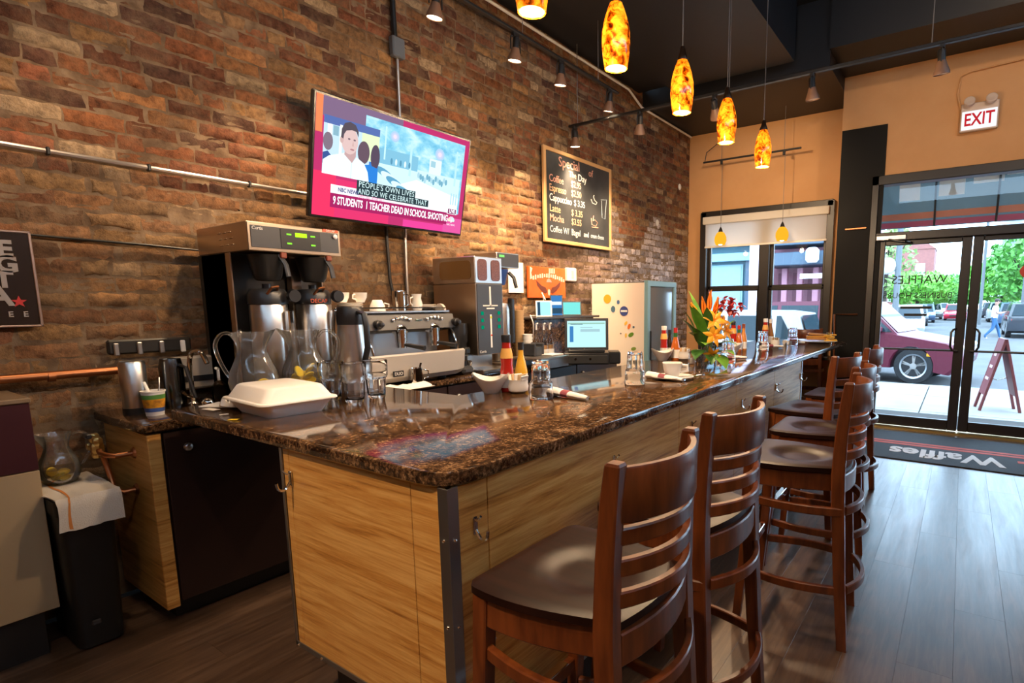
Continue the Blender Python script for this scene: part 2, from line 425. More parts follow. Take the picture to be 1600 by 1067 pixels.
# ---- other walls, ceiling
TAN = mat('orange_tan_paint', (.63, .34, .145), .7, col2=(.59, .31, .125), scale=3)
def wall(name, boxes, m):
    b = MB()
    for c, d in boxes: b.box(c, d)
    return struct(b.obj(name, m))
wx0, wx1, wz0, wz1 = -3.16, -1.42, .74, 2.68        # window opening
wall('wall_front', [(((XW+wx0)/2-.05, YW+.1, ZC/2), (wx0-XW+.1, .2, ZC)), (((wx1-1.28)/2, YW+.1, ZC/2), (-1.28-wx1, .2, ZC)),
     (((wx0+wx1)/2, YW+.1, wz0/2), (wx1-wx0, .2, wz0)), (((wx0+wx1)/2, YW+.1, (wz1+ZC)/2), (wx1-wx0, .2, ZC-wz1))], TAN)
dx0, dx1, dz1 = -.93, 1.10, 2.79                    # door opening, and the opening of an added window beside it
sx0, sx1 = 1.35, 3.0
wall('wall_entrance', [((-1.105, YD+.1, ZC/2), (.35, .2, ZC)), (((dx0+dx1)/2, YD+.1, (dz1+ZC)/2), (dx1-dx0, .2, ZC-dz1)),
     (((dx1+sx0)/2, YD+.1, ZC/2), (sx0-dx1, .2, ZC)), (((sx0+sx1)/2, YD+.1, .25), (sx1-sx0, .2, .5)), (((sx0+sx1)/2, YD+.1, (dz1+ZC)/2), (sx1-sx0, .2, ZC-dz1)),
     (((sx1+XR)/2, YD+.1, ZC/2), (XR-sx1, .2, ZC)), ((-1.255, YD+.4, ZC/2), (.05, .5, ZC))], TAN)
wall('wall_right', [((XR+.1, (YB+YD)/2, ZC/2), (.2, YD-YB+.4, ZC))], TAN)
wall('wall_back', [(((XW+XR)/2, YB-.1, ZC/2), (XR-XW+.4, .2, ZC))], TAN)
CEIL = mat('black_ceiling', (.011, .012, .015), .5)
wall('ceiling', [(((XW+XR)/2, (YB+YW)/2, 4.45), (XR-XW+.4, YW-YB+.4, .1)), ((-2.28, 1.6, 4.12), (1.36, 9.0, .56)),
     ((-3.2, 1.6, 4.16), (.5, 9.0, .52)), (((-1.28+XW)/2, 6.9, 4.08), (-1.28-XW, 1.4, .64)), (((-1.28+XR)/2, 6.7, 4.15), (XR+1.28, 1.1, .5))], CEIL)
# black painted pier between window and door
struct(MB().box((-1.045, YD-.012, 1.665), (.455, .025, 3.33)).obj('trim_1', mat('matt_black', (.006, .0055, .005), .6, spec=.2)))
# ---- window
win = setting('window_1')
FR = mat('dark_window_frame', (.016, .013, .012), .4)
def bars(name, m, par, boxes):
    for c, d in boxes: MB().box(c, d, .006).obj(name, m, par)
cy0 = YW-.02
bars('window_frame', FR, win, [((wx0+.03, cy0, 1.71), (.09, .16, wz1-wz0)), ((wx1-.03, cy0, 1.71), (.09, .16, wz1-wz0)), (((wx0+wx1)/2, cy0, wz1-.03), (wx1-wx0, .16, .08)),
     (((wx0+wx1)/2, cy0, wz0+.04), (wx1-wx0, .2, .08)), (((wx0+wx1)/2+.03, cy0, 1.7), (.12, .14, 1.9))])
mx_ = (wx0+wx1)/2+.03
for a, b in ((wx0+.075, mx_-.06), (mx_+.06, wx1-.075)):
    for z0, z1, dy in ((.82, 1.62, .0), (1.62, 2.6, .03)):
        y = cy0+.01+dy
        bars('sash', FR, win, [((a+.02, y, (z0+z1)/2), (.04, .05, z1-z0)), ((b-.02, y, (z0+z1)/2), (.04, .05, z1-z0)), (((a+b)/2, y, z0+.02), (b-a, .05, .045)), (((a+b)/2, y, z1-.015), (b-a, .05, .035))])
        MB().box(((a+b)/2, y, (z0+z1)/2), (b-a-.06, .004, z1-z0-.06)).obj('pane', PANE, win)
MB().box(((wx0+wx1)/2, YW-.12, wz0-.02), (wx1-wx0+.1, .22, .04), .006).obj('window_sill', FR, win)
bl = thing('roller_blind', 'white roller blind half drawn over the top of the window', 'blind', ((wx0+wx1)/2, YW-.12, 2.6))
BLIND = mat('blind_fabric', (.62, .58, .52), .8, bump=.1, bscale=150)
MB().box((0, 0, -.04), (1.66, .07, .10), .008).obj('cassette', BLIND, bl)
def translucent(name, col, f):
    m = bpy.data.materials.new(name); m.use_nodes = True; nt = m.node_tree; b = nt.nodes['Principled BSDF']; MATS[name] = m
    b.inputs['Base Color'].default_value = (*col, 1); b.inputs['Roughness'].default_value = .8
    t = nd(nt, 'ShaderNodeBsdfTranslucent'); t.inputs[0].default_value = (*col, 1); mx = nd(nt, 'ShaderNodeMixShader'); mx.inputs[0].default_value = f
    nt.links.new(b.outputs[0], mx.inputs[1]); nt.links.new(t.outputs[0], mx.inputs[2]); nt.links.new(mx.outputs[0], nt.nodes['Material Output'].inputs[0]); return m
MB().box((0, .01, -.235), (1.6, .004, .32)).obj('fabric', translucent('blind_cloth', (.72, .68, .64), .6), bl)
MB().box((0, .01, -.4), (1.62, .018, .025), .004).obj('bottom_bar', BLIND, bl)
# ---- entrance doors with transom
yd = YD+.03
df = setting('trim_2')
bars('door_frame', FR, df, [((dx0+.035, yd, dz1/2), (.07, .16, dz1)), ((dx1-.035, yd, dz1/2), (.07, .16, dz1)), (((dx0+dx1)/2, yd, dz1-.05), (dx1-dx0, .16, .1)), (((dx0+dx1)/2, yd, 2.135), (dx1-dx0, .14, .09))])
MB().box(((dx0+dx1)/2, yd, .008), (dx1-dx0, .2, .03), .004).obj('threshold', BRASS, df)
t_ = MB().box(((dx0+dx1)/2, yd, 2.44), (dx1-dx0-.14, .006, .52)).obj('transom_pane', PANE, df)
def leaf(n, a, b, hs):
    d = setting('door_%d' % n)
    bars('stile', FR, d, [((a+.045, yd, 1.06), (.09, .05, 2.06)), ((b-.045, yd, 1.06), (.09, .05, 2.06))])
    bars('rail', FR, d, [(((a+b)/2, yd, .085), (b-a-.18, .05, .11)), (((a+b)/2, yd, 2.065), (b-a-.18, .05, .05))])
    MB().box(((a+b)/2, yd, 1.09), (b-a-.17, .006, 1.92)).obj('pane', PANE, d)
    hx = b-.08 if hs > 0 else a+.08
    MB().tube([(hx, yd-.03, 1.14), (hx-hs*.02, yd-.08, 1.13), (hx-hs*.04, yd-.09, 1.10), (hx-hs*.04, yd-.09, .95), (hx-hs*.02, yd-.08, .91), (hx, yd-.03, .90)], .011, 8).obj('pull_handle', BLACKP, d)
    MB().tube([(a+.05, yd-.06, .905), (b-.05, yd-.06, .905)], .012, 8).obj('push_bar', BLACKP, d)
    return d
mid = .042
d1 = leaf(1, dx0+.075, mid-.004, 1); d2 = leaf(2, mid+.004, dx1-.075, -1)
MB().box((dx0+.22, yd-.06, 2.12), (.30, .07, .06), .01).obj('door_closer', DSTEEL, d1)
MB().tube([(dx0+.2, yd-.1, 2.10), (dx0+.36, yd-.13, 2.07), (dx0+.42, yd-.06, 2.06)], .01, 6).obj('closer_arm', CHROME, d1)
for sx in (-.10, .10): MB().box((mid+sx, yd-.055, 2.115), (.09, .02, .025), .003).obj('catch_plate', DSTEEL, d1 if sx < 0 else d2)
INK = mat('black_vinyl', (.02, .02, .02), .6)
def win_text(s, size, x, z, par):   # lettering on the street side of the pane, read from outside
    text('lettering', s, size, INK, par, frame_of((x, yd+.006, z), (-1, 0, 0), (0, 0, 1)), extrude=.0004)
win_text('WAFFLES', .13, -.42, 1.66, d1); win_text('BUSINESS HOURS', .085, -.43, 1.49, d1)
for z, w_ in ((1.36, .3), (1.28, .22)): MB().box((-.43, yd+.0065, z), (w_, .0008, .028)).obj('small_print', INK, d1)
decal = MB().lathe([(.15, 0), (.15, .002)], 24, M=frame_of((.60, yd-.006, 1.72), (1, 0, 0), (0, 0, 1)), sx=1, sy=.62).obj('decal', mat('red_decal', (.55, .05, .03), .5), d2)
for k in (-.03, .02): MB().box((.60, yd-.0095, 1.72+k), (.18, .001, .02)).obj('decal_line', PAPER, decal)
# unseen shop window added right of the door to let daylight in
sw = setting('added_window')
bars('window_frame', FR, sw, [((sx0+.03, yd, 1.64), (.07, .14, 2.3)), ((sx1-.03, yd, 1.64), (.07, .14, 2.3)), (((sx0+sx1)/2, yd, .53), (sx1-sx0, .16, .07)), (((sx0+sx1)/2, yd, 2.76), (sx1-sx0, .16, .07))])
MB().box(((sx0+sx1)/2, yd, 1.64), (sx1-sx0-.1, .006, 2.2)).obj('pane', PANE, sw)
# ---- door mat with the shop name
MATC = mat('charcoal_carpet', (.035, .042, .055), .85, bump=.5, bscale=260)
dm = thing('door_mat', 'charcoal entrance mat with red stripes and white lettering before the door', 'mat', (.35, 6.17, 0))
MB().box((0, 0, .006), (2.5, 1.20, .01), .003).obj('carpet', MATC, dm)
for y, m_ in ((.10, 'mat_red'), (.01, 'mat_red')): MB().box((0, y, .0122), (2.46, .06, .0012)).obj('stripe', mat('mat_red', (.62, .09, .06), .8), dm)
RW = mat('mat_white', (.78, .78, .8), .8)
text('lettering', 'Waffles', .46, RW, dm, frame_of((-.40, -.27, .0120), (-1, 0, 0), (0, -1, 0)) @ Matrix.Diagonal((.64, .95, 1, 1)), extrude=.0008, bold=.014)
MB().box((.20, -.18, .0122), (.09, .08, .0012)).obj('mark', MATS['mat_red'], dm); MB().box((.34, -.28, .0122), (.10, .12, .0012)).obj('mark', MATS['mat_red'], dm)
# ================================================================== the bar
SBX = [(-2.715, .885), (-1.15, .885), (-1.03, 1.005), (-1.03, 6.56), (-1.94, 6.56), (-1.94, 1.77), (-2.715, 1.77)]
def round_poly(P, rr, n=6):
    out = []; m = len(P)
    for i in range(m):
        p = Vector(P[i]); a = Vector(P[i-1]); b = Vector(P[(i+1) % m]); r = rr.get(i, 0)
        if r <= 0: out.append(tuple(p)); continue
        da = (a-p).normalized(); db = (b-p).normalized()
        for k in range(n+1):
            t = k/n; q = (p+da*r)*(1-t)**2+p*2*t*(1-t)+(p+db*r)*t*t; out.append(tuple(q))
    return out
P = round_poly([(-2.715, .885), (-1.03, .885), (-1.03, 6.56), (-1.94, 6.56), (-1.94, 1.77), (-2.715, 1.77)], {0: .06, 1: .11, 2: .03, 3: .03, 4: .02, 5: .02})
def slab(poly, z0, z1, b=.006):
    c = MB(); n = len(poly)
    def off(d):
        r = []
        for i in range(n):
            a, p, q = Vector(poly[i-1]), Vector(poly[i]), Vector(poly[(i+1) % n])
            e1 = (p-a).normalized(); e2 = (q-p).normalized(); nn = Vector((-e1.y, e1.x))+Vector((-e2.y, e2.x))
            nn.normalize(); r.append(p+nn*d)
        return r
    rings = [[(p[0], p[1], z) for p in off(d)] for d, z in ((b, z0), (0, z0+b), (0, z1-b), (b*.3, z1-b*.3), (b, z1))]
    return c.loft(rings)
ct = slab(P, .96, 1.0).obj('bar_countertop', GRANITE)
tag(ct, 'long polished brown granite bar top with rounded corner', 'countertop')
bb = thing('bar_cabinet', 'light maple bar front with steel corner trims below the granite top', 'bar', (0, 0, 0))
bx0, bx1, by0, by1 = -1.86, -1.05, .905, 4.62
MB().box(((bx0+bx1)/2, (by0+by1)/2+.01, .62), (bx1-bx0-.03, by1-by0-.04, .68)).obj('carcass', mat('bar_core', (.12, .08, .05), .7), bb)
MB().box(((bx0+bx1)/2+.0, (by0+by1)/2+.04, .13), (bx1-bx0-.09, by1-by0-.14, .26)).obj('toe_kick', mat('toe_kick_dark', (.02, .013, .01), .6), bb)
ex = [bx0+.012, at_y(451, 720, .905).x, at_y(641, 770, .905).x, bx1-.018]
for a, b in zip(ex, ex[1:]): MB().box(((a+b)/2, by0+.006, .605), (b-a-.003, .012, .705), .0015).obj('panel', MAPLE, bb)
fy = [by0+.018, 1.045, 2.28, 3.05, 3.83, by1-.01]
for a, b in zip(fy, fy[1:]): MB().box((bx1-.006, (a+b)/2, .555), (.012, b-a-.003, .805), .0015).obj('panel', MAPLE, bb)
def trim(boxes, screws):
    m = MB()
    for c, d in boxes: m.box(c, d, .001)
    o = m.obj('corner_trim', DSTEEL, bb)
    for c in screws: MB().sphere(c, .005, 8, 4).obj('screw', CHROME, o)
trim([((bx1-.016, by0-.002, .555), (.036, .004, .81)), ((bx1+.002, by0+.014, .555), (.004, .036, .81))], [(bx1-.016, by0-.005, z) for z in (.82, .58, .34)]+[(bx1+.005, by0+.014, z) for z in (.82, .58, .34)])
trim([((bx0+.004, by0-.002, .605), (.014, .004, .71)), ((bx0-.002, by0+.02, .605), (.004, .04, .71))], [(bx0-.005, by0+.02, z) for z in (.75, .5, .3)])
trim([(((bx0+bx1)/2, by0-.002, .254), (bx1-bx0, .004, .02))], [(x, by0-.005, .254) for x in (-1.84, -1.7, -1.4, -1.2)])
trim([((bx1+.002, (by0+by1)/2, .16), (.004, by1-by0, .022))], [(bx1+.005, y, .16) for y in (1.2, 1.52, 2.2, 3)])
trim([((bx1+.002, by1-.012, .555), (.004, .026, .81))], [(bx1+.005, by1-.012, z) for z in (.8, .5)])
def hook(p, nrm):
    M = frame_of(p, Vector((0, 0, 1)).cross(Vector(nrm)), (0, 0, 1)); m = MB()
    m.box((0, 0, .004), (.016, .05, .008), .003, M)
    pts = [M @ Vector(q) for q in ((0, -.012, .006), (0, -.03, .02), (0, -.034, .034), (0, -.026, .046), (0, -.006, .05))]
    m.tube(curve(pts), .0045, 6)
    pts = [M @ Vector(q) for q in ((0, .014, .006), (0, .02, .018), (0, .03, .026))]
    m.tube(pts, .004, 6); m.obj('coat_hook', CHROME, bb)
hook((bx0+.06, by0-.001, .86), (0, -1, 0))
for px, py in ((741, 820), (958, 722), (1080, 662), (1158, 634), (1212, 606), (1250, 592)):
    q = at_x(px, py, bx1); hook((bx1, q.y, .835), (1, 0, 0))
# steel post carrying the far end of the top
MB().cyl((-1.5, 6.3, 0), (-1.5, 6.3, .959), .035, n=16).obj('support_post', BLACK, bb)
# ------------------------------------------------------------------ bar stools
def stool_proto():
    t = thing('bar_stool', '', 'stool', (0, 0, 0), 0, 'mahogany ladder back stools along the bar')
    # local: back posts at x=0, y=+-.18; front towards -x
    def hw(u): return .158+.075*math.sin(min(1, u*1.02)*PI*.62)-.012*u   # half width, u: 0 rear -> 1 front
    X = lambda u: .012-.40*u
    n, m = 26, 24; top = []
    def pt(u, v):
        w = hw(u); cr = .03
        x = X(u)+(.02*(1-v*v) if u < .001 else 0)
        fx = max(0, (abs(v)-.86)/.14)
        if u > .93: x += .018*fx**2*(u-.93)/.07
        rr = math.sqrt(((u-.47)/.36)**2+(v/.62)**2); dish = .015*max(0, min(1, (1-rr)/.42))**1.3
        ed = .004 if (abs(v) > .97 or u > .985 or u < .015) else 0
        return (x, w*v, .758-dish-ed)
    b = MB(); b.grid(lambda a, c: pt(c, a*2-1), m, n)
    k = len(b.v); ring = [i for i in range(m+1)]+[r*(m+1)+m for r in range(1, n+1)]+[n*(m+1)+i for i in range(m-1, -1, -1)]+[r*(m+1) for r in range(n-1, 0, -1)]
    R = [b.v[i] for i in ring]; q = len(ring)
    b.v += [(x, y, .735) for x, y, z in R]+[(x*.97-.005, y*.95, .728) for x, y, z in R]
    for i in range(q):
        j = (i+1) % q; b.f += [(ring[i], ring[j], k+j, k+i), (k+i, k+j, k+q+j, k+q+i)]
    b.f.append(tuple(range(k+q, k+2*q)))
    b.obj('seat', SEATW, t, 40)
    # apron, four curved boards under the seat
    def board(pts, z0, z1, th, name, m=STOOLW, nz=None):
        pts = [Vector(p) for p in pts]; rings = []
        for i, p in enumerate(pts):
            d = pts[min(i+1, len(pts)-1)]-pts[max(i-1, 0)]; d.normalize(); nn = Vector((-d.y, d.x, 0))*th/2; c = .004
            a = p-nn; e = p+nn
            rings.append([(a.x, a.y, z0+c), (a.x+nn.x*.3, a.y+nn.y*.3, z0), (e.x-nn.x*.3, e.y-nn.y*.3, z0), (e.x, e.y, z0+c), (e.x, e.y, z1-c), (e.x-nn.x*.3, e.y-nn.y*.3, z1), (a.x+nn.x*.3, a.y+nn.y*.3, z1), (a.x, a.y, z1-c)])
        return MB().loft(rings).obj(name, m, t)
    for s in (-1, 1): board([(X(u), s*(hw(u)-.022), 0) for u in (.06, .2, .35, .5, .65, .8, .93)], .655, .732, .022, 'apron')
    bow = lambda d, y: d*(1-(y/.185)**2)
    board([(.0+bow(.035, y), y, 0) for y in (-.16, -.1, -.05, 0, .05, .1, .16)], .655, .732, .022, 'apron')
    board([(X(.93), y, 0) for y in (-.2, 0, .2)], .655, .732, .022, 'apron')
    # legs and back posts
    def post(path, name, rot=0):
        rings = []
        for (x, y, z, a, c) in path:
            e = .18; a, c = a/2, c/2
            rings.append([(x+sx*a*(1-(e if k else 0)), y+sy*c*(1-(0 if k else e)), z) for sx, sy, k in ((-1, -1, 0), (-1, -1, 1), (1, -1, 1), (1, -1, 0), (1, 1, 0), (1, 1, 1), (-1, 1, 1), (-1, 1, 0))])
        return MB().loft(rings).obj(name, STOOLW, t, 25)
    for s in (-1, 1):
        post([(.045, s*.200, 0, .038, .034), (.02, s*.193, .3, .044, .038), (.0, s*.186, .6, .050, .040), (-.006, s*.183, .74, .050, .040), (-.002, s*.182, .9, .046, .038), (.008, s*.182, 1.03, .042, .036), (.016, s*.182, 1.104, .036, .034), (.017, s*.182, 1.11, .028, .028)], 'back_post')
        post([(-.39, s*.212, 0, .034, .034), (-.36, s*.202, .4, .040, .040), (-.345, s*.196, .735, .044, .044)], 'leg')
    def zx(z): return -.002 if z < .9 else -.002+(z-.9)*.09
    ys = [(-.172+.344*i/10) for i in range(11)]
    board([(zx(1.04)+bow(.07, y), y, 0) for y in ys], .982, 1.098, .018, 'top_rail')
    for z in (.95, .88, .81): board([(zx(z)+bow(.07, y), y, 0) for y in ys], z-.019, z+.019, .019, 'back_slat')
    for z, fr in ((.585, 0), (.25, 1)):
        for s in (-1, 1): board([(.02-.37*u, s*(.192+.0*u+.03*math.sin(PI*u)+.008*(1-z)), 0) for u in (0, .15, .3, .45, .6, .75, .9, 1)], z-.018, z+.018, .02, 'stretcher')
        board([(.015+.02*fr+bow(.06, y), y, 0) for y in ys], z-.018, z+.018, .02, 'stretcher')
    fr_ = board([(-.37, y, 0) for y in (-.2, 0, .2)], .29, .335, .024, 'foot_rail')
    MB().box((-.37, 0, .337), (.03, .3, .006), .002).obj('foot_guard', CHROME, fr_)
    for s in (-1, 1):
        for z in (.70, .60): MB().sphere((-.345, s*.172, z), .008, 8, 5, (.6, 1, 1)).obj('bolt_cap', CHROME, t)
    return t
ST = [((-.55, .90), (-.55, 1.265)), ((-.583, 1.467), (-.549, 1.84)), ((-.345, 2.31), (-.372, 2.69)), ((-.41, 2.91), (-.42, 3.29)), ((-.62, 3.45), (-.55, 3.81)), ((-.525, 4.17), (-.51, 4.54))]
SL = ['mahogany bar stool nearest the camera, front corner of the bar', 'mahogany bar stool second from the near bar corner', 'mahogany bar stool third along, pulled out with a shiny dished seat',
      'mahogany bar stool fourth along, mostly hidden behind the third', 'mahogany bar stool fifth along, turned and pushed closer to the bar', 'mahogany bar stool farthest along the bar by the door mat']
sp = stool_proto()
for i, ((a, b), (c, d)) in enumerate(ST):
    lx, ly = (a+c)/2-.016+(0, 0, 0, 0, .02, 0)[i], (b+d)/2; rz = math.atan2(-(c-a), d-b)
    if i == 0: sp.location = (lx, ly, 0); sp.rotation_euler = (0, 0, rz); sp['label'] = SL[0]
    else: dup(sp, (lx, ly, 0), rz, SL[i])
dup(sp, (-1.60, 7.12, 0), -PI/2+.2, 'mahogany bar stool beyond the far bar end under the window')
# ================================================================== back bar along the brick wall
ZB = .93
BD = mat('dark_brown_laminate', (.022, .009, .007), .42)
bc = slab(round_poly([(XW+.005, .82), (-2.83, .82), (-2.83, 4.72), (XW+.005, 4.72)], {1: .03}), ZB-.04, ZB).obj('back_countertop', GRANITE)
tag(bc, 'dark granite back counter along the brick wall', 'countertop')
cabs = [(.90, 1.72), (1.72, 2.5), (2.5, 3.28), (3.28, 4.0), (4.0, 4.7)]
CL = ['dark brown back bar cabinet with maple end panel at the near end', 'dark back bar cabinet under the coffee brewer', 'dark back bar cabinet under the espresso machine', 'dark back bar cabinet under the coffee grinder', 'dark back bar cabinet under the till']
for i, (a, b) in enumerate(cabs):
    c = thing('back_bar_cabinet', CL[i], 'cabinet', (-3.12, (a+b)/2, 0), 0, 'cabinets below the back counter')
    w = b-a
    MB().box((.0, 0, .49), (.50, w-.004, .79), .002).obj('body', BD, c)
    MB().box((-.03, 0, .045), (.44, w-.004, .09)).obj('plinth', BLACK, c)
    dr = MB().box((.261, 0, .49), (.018, w-.012, .78), .003).obj('door', BD, c)
    MB().sphere((.278, -w/2+.09, .80), .019, 12, 8, (.7, 1, 1)).obj('knob', DSTEEL, dr)
    if i == 0: MB().box((.005, -w/2-.028, .48), (.53, .05, .80), .003).obj('end_panel', MAPLE, c)
# ---- copper and brass water valves on the maple end panel
vl = thing('water_valves', 'brass and copper water valves on the maple end panel', 'valve', (-3.02, .85, .7))
def pipe(pts, r, m, nm): MB().tube(pts, r, 10).obj(nm, m, vl)
pipe([(0, 0, .08), (0, -.07, .08), (-.02, -.09, .085), (-.07, -.1, .09), (-.12, -.1, .13)], .011, COPPER, 'pipe')
pipe([(-.02, 0, -.09), (-.02, -.05, -.09), (-.05, -.075, -.075), (-.07, -.08, .0), (-.08, -.09, .07)], .010, COPPER, 'pipe')
for z, x in ((.08, 0), (-.09, -.02)): MB().cyl((x, 0, z), (x, -.012, z), .03, .02, 14).obj('escutcheon', COPPER, vl)
for c, r in (((-.1, -.1, .11), .024), ((-.13, -.1, .15), .02), ((-.085, -.1, .14), .018), ((-.12, -.1, .08), .019), ((-.15, -.11, .11), .016)):
    MB().lathe([(r*.7, -r), (r, -r*.6), (r, r*.6), (r*.7, r)], 6, c).obj('fitting', BRASS, vl)
MB().box((-.09, -.13, .17), (.05, .02, .02), .004).obj('lever', BLACKP, vl)
# ---- low cabinet at the far left with white and maroon front
lc = thing('low_cabinet', 'low cabinet with white door and maroon top panel at the left edge', 'cabinet', (-3.2, -.2, 0))
WD = mat('cream_panel', (.42, .31, .18), .6); MR = mat('maroon_panel', (.05, .012, .018), .35)
pz = at_x(57, 735, -3.03).z; pt_ = at_x(52, 622, -3.03); yb = .545
MB().box((0, 0, .62), (.30, 2*(yb+.19), .86)).obj('body', mat('cabinet_carcass', (.06, .05, .04), .7), lc)
MB().box((.16, 0, (.19+pz)/2), (.02, 2*(yb+.2), pz-.19-.003), .002).obj('door', WD, lc)
MB().box((.16, 0, (pz+pt_.z)/2), (.02, 2*(yb+.2), pt_.z-pz-.003), .002).obj('drawer_front', MR, lc)
MB().box((0, 0, .095), (.28, 1.4, .19)).obj('plinth', BLACK, lc)
MB().box((0, 0, pt_.z-.006), (.36, 1.5, .02), .004).obj('top', mat('cabinet_top', (.22, .15, .09), .5), lc)
# ---- black bin with towel and a lemon water pitcher
bn = thing('waste_bin', 'black plastic bin standing between the cabinets', 'bin', (-3.12, .645, 0))
def rrect(w, d, r, n=4):
    return round_poly([(-w/2, -d/2), (w/2, -d/2), (w/2, d/2), (-w/2, d/2)], {0: r, 1: r, 2: r, 3: r}, n)
def taper(w0, d0, w1, d1, z0, z1, r=.04):
    return MB().loft([[(x, y, z0) for x, y in rrect(w0, d0, r)], [(x, y, z1) for x, y in rrect(w1, d1, r)]])
BINB = mat('bin_black', (.006, .006, .006), .5)
taper(.36, .15, .42, .18, .01, .62).obj('body', BINB, bn)
taper(.44, .195, .44, .195, .60, .66, .03).obj('lid', BINB, bn)
MB().box((.2, -.02, .12), (.012, .03, .02), .003).obj('badge', DARKGREY, bn)
tw = thing('bar_towel', 'white cotton towel with orange stripe draped over the bin', 'towel', (-3.12, .645, .665))
TOWEL = mat('towel_cotton', (.68, .62, .54), .95, bump=.6, bscale=220)
def towel(u, v):
    x = -.2+.52*u; y = -.10+.205*v; w = noise.noise(Vector((u*5, v*5, 2)))*.008
    over = max(0, x-.215); z = .006+w
    if over > 0: z -= over*1.15; x = .215+over*.18+.012
    return (x, y+.02*noise.noise(Vector((u*3, 1, v*3))), z)
g = MB().grid(towel, 24, 12); top = list(g.v); nf = list(g.f); k = len(top)
g.v += [(x, y, z-.005) for x, y, z in top]; g.f += [tuple(reversed([i+k for i in f])) for f in nf]
to = g.obj('cloth', TOWEL, tw)
def stripe(u, v): p = towel(u, .18+.05*v); return (p[0]+.001, p[1], p[2]+.002)
MB().grid(stripe, 24, 2).obj('stripe', mat('towel_stripe', (.6, .22, .05), .95), tw)
LEMON = mat('lemon', (.85, .62, .03), .4)
PITR = refr_mat('pitcher_plastic', (.98, .98, .98), .03, 1.3)
LIQ = glass_mat('lemon_water', (.95, .92, .7), (.8, .75, .45), .6)
def pitcher(loc, rz, label, s=1.0, fill=.3, lemons=5, spout=True):
    t = thing('water_pitcher', label, 'pitcher', loc, rz, 'clear lemon water pitchers')
    prof = [(.055, .0), (.075, .006), (.092, .05), (.098, .085), (.09, .13), (.068, .18), (.056, .215), (.056, .24), (.066, .275), (.074, .30)]
    def fn(p, a, k):
        f = .018*math.sin(min(1, k/5)*PI) if k > 1 else 0
        q = 1+f*math.cos(8*a)
        x, y, z = p[0]*q, p[1]*q, p[2]
        if k >= 7: e = math.exp(-((a-PI if a > 0 else a)/.35)**2)*(k-6)/3; x -= .035*e; z += .012*e
        return (x*s, y*s, z*s)
    b = MB(); b.weld = .0002
    n0 = len(prof); full = prof+[(r-.0035, z+(.004 if k < n0-1 else -.0002)) for k, (r, z) in reversed(list(enumerate(prof)))]
    kk = list(range(n0))+list(reversed(range(n0)))
    b.open_lathe([(.0001, 0)]+full+[(.0001, .004)], 48, fn=lambda p, a, k: fn(p, a, ([0]+kk+[0])[k]))
    b.obj('body', PITCHER, t, 60)
    MB().tube(curve([(s*x, 0, s*z) for x, z in ((.066, .27), (.09, .295), (.125, .29), (.15, .255), (.152, .22), (.138, .17), (.115, .12), (.096, .095))]), .009*s, 10, flat=(1.3, .8)).obj('handle', PITCHER, t)
    if fill:
        lv = .02+.07*fill*3.3
        rs = [(r-.006, z) for r, z in prof if z <= lv+.001]; 
        MB().lathe([(s*r, s*(z+.007)) for r, z in rs], 32).obj('water', LIQ, t)
        for q in range(lemons):
            a = q*2.4; rr = .045*(.4+.6*((q*7) % 5)/5)
            Mx = Matrix.Translation((s*rr*math.cos(a), s*rr*math.sin(a), s*(.03+.018*q*fill*2))) @ Matrix.Rotation(.5+q, 4, (1, .3*q, .2))
            MB().lathe([(.001, -.004), (.026*s, -.0035), (.029*s, 0), (.026*s, .0035), (.001, .004)], 16, M=Mx).obj('lemon_slice', LEMON, t)
    return t
pitcher((-3.19, .635, .672), 1.2, 'clear lemon water pitcher standing on the towel on the bin', .72, .3, 5)
# ---- left end of the back counter: canister, yogurt cup, sink things
cn = thing('thermos_canister', 'tall brushed steel canister beside the yogurt cup', 'canister', (-3.17, .92, ZB))
MB().lathe([(.052, 0), (.052, .03), (.001, .03)], 24).obj('base_ring', BLACKP, cn)
MB().lathe([(.05, .03), (.05, .235), (.044, .245), (.001, .246)], 24).obj('body', STEEL, cn)
cn2 = thing('milk_frother', 'dark steel jug behind the yogurt cup', 'jug', (-3.2, 1.08, ZB))
MB().lathe([(.05, 0), (.05, .2), (.042, .24), (.001, .245)], 24).obj('body', mat('dark_steel', (.16, .18, .2), .2, 1), cn2)
MB().tube([(.045, .02, .21), (.085, .03, .2), (.1, .04, .12), (.11, .05, .05)], .008, 8).obj('handle', BLACKP, cn2)
yg = thing('yogurt_cup', 'white yogurt cup with green and orange print, spoon inside', 'cup', (*at_z(243, 648, ZB)[:2], ZB))
MB().lathe([(.034, 0), (.034, .004), (.045, .105), (.048, .107), (.048, .113), (.044, .113), (.033, .008), (.001, .008)], 28).obj('body', WPLASTIC, yg)
def band(z0, z1, m, o=.0008): return MB().open_lathe([(.034+.0108*(z/.105)*1.02+o, z) for z in (z0, z1)], 28).obj('print_band', m, yg)
band(.076, .096, mat('print_green', (.10, .28, .06), .5)); band(.036, .076, mat('print_orange', (.85, .38, .02), .5, col2=(.35, .12, .02), scale=40)); band(.018, .036, mat('print_blue', (.06, .12, .35), .5))
MB().tube([(.0, 0, .02), (-.03, -.01, .12), (-.045, -.015, .15)], .004, 6, flat=(1.6, .6)).obj('spoon', WPLASTIC, yg)
MB().tube([(.01, 0, .02), (.02, .02, .13), (.0, .03, .17)], .003, 6).obj('straw', DSTEEL, yg)
sk = thing('tap', 'chrome gooseneck tap above the back sink', 'tap', (-3.12, 1.13, ZB))
MB().lathe([(.024, 0), (.024, .02), (.014, .03), (.014, .04)], 16).obj('base', CHROME, sk)
MB().tube(curve([(0, 0, .03), (0, 0, .22), (.03, .01, .27), (.09, .02, .27), (.12, .03, .22)]), .011, 10).obj('spout', CHROME, sk)
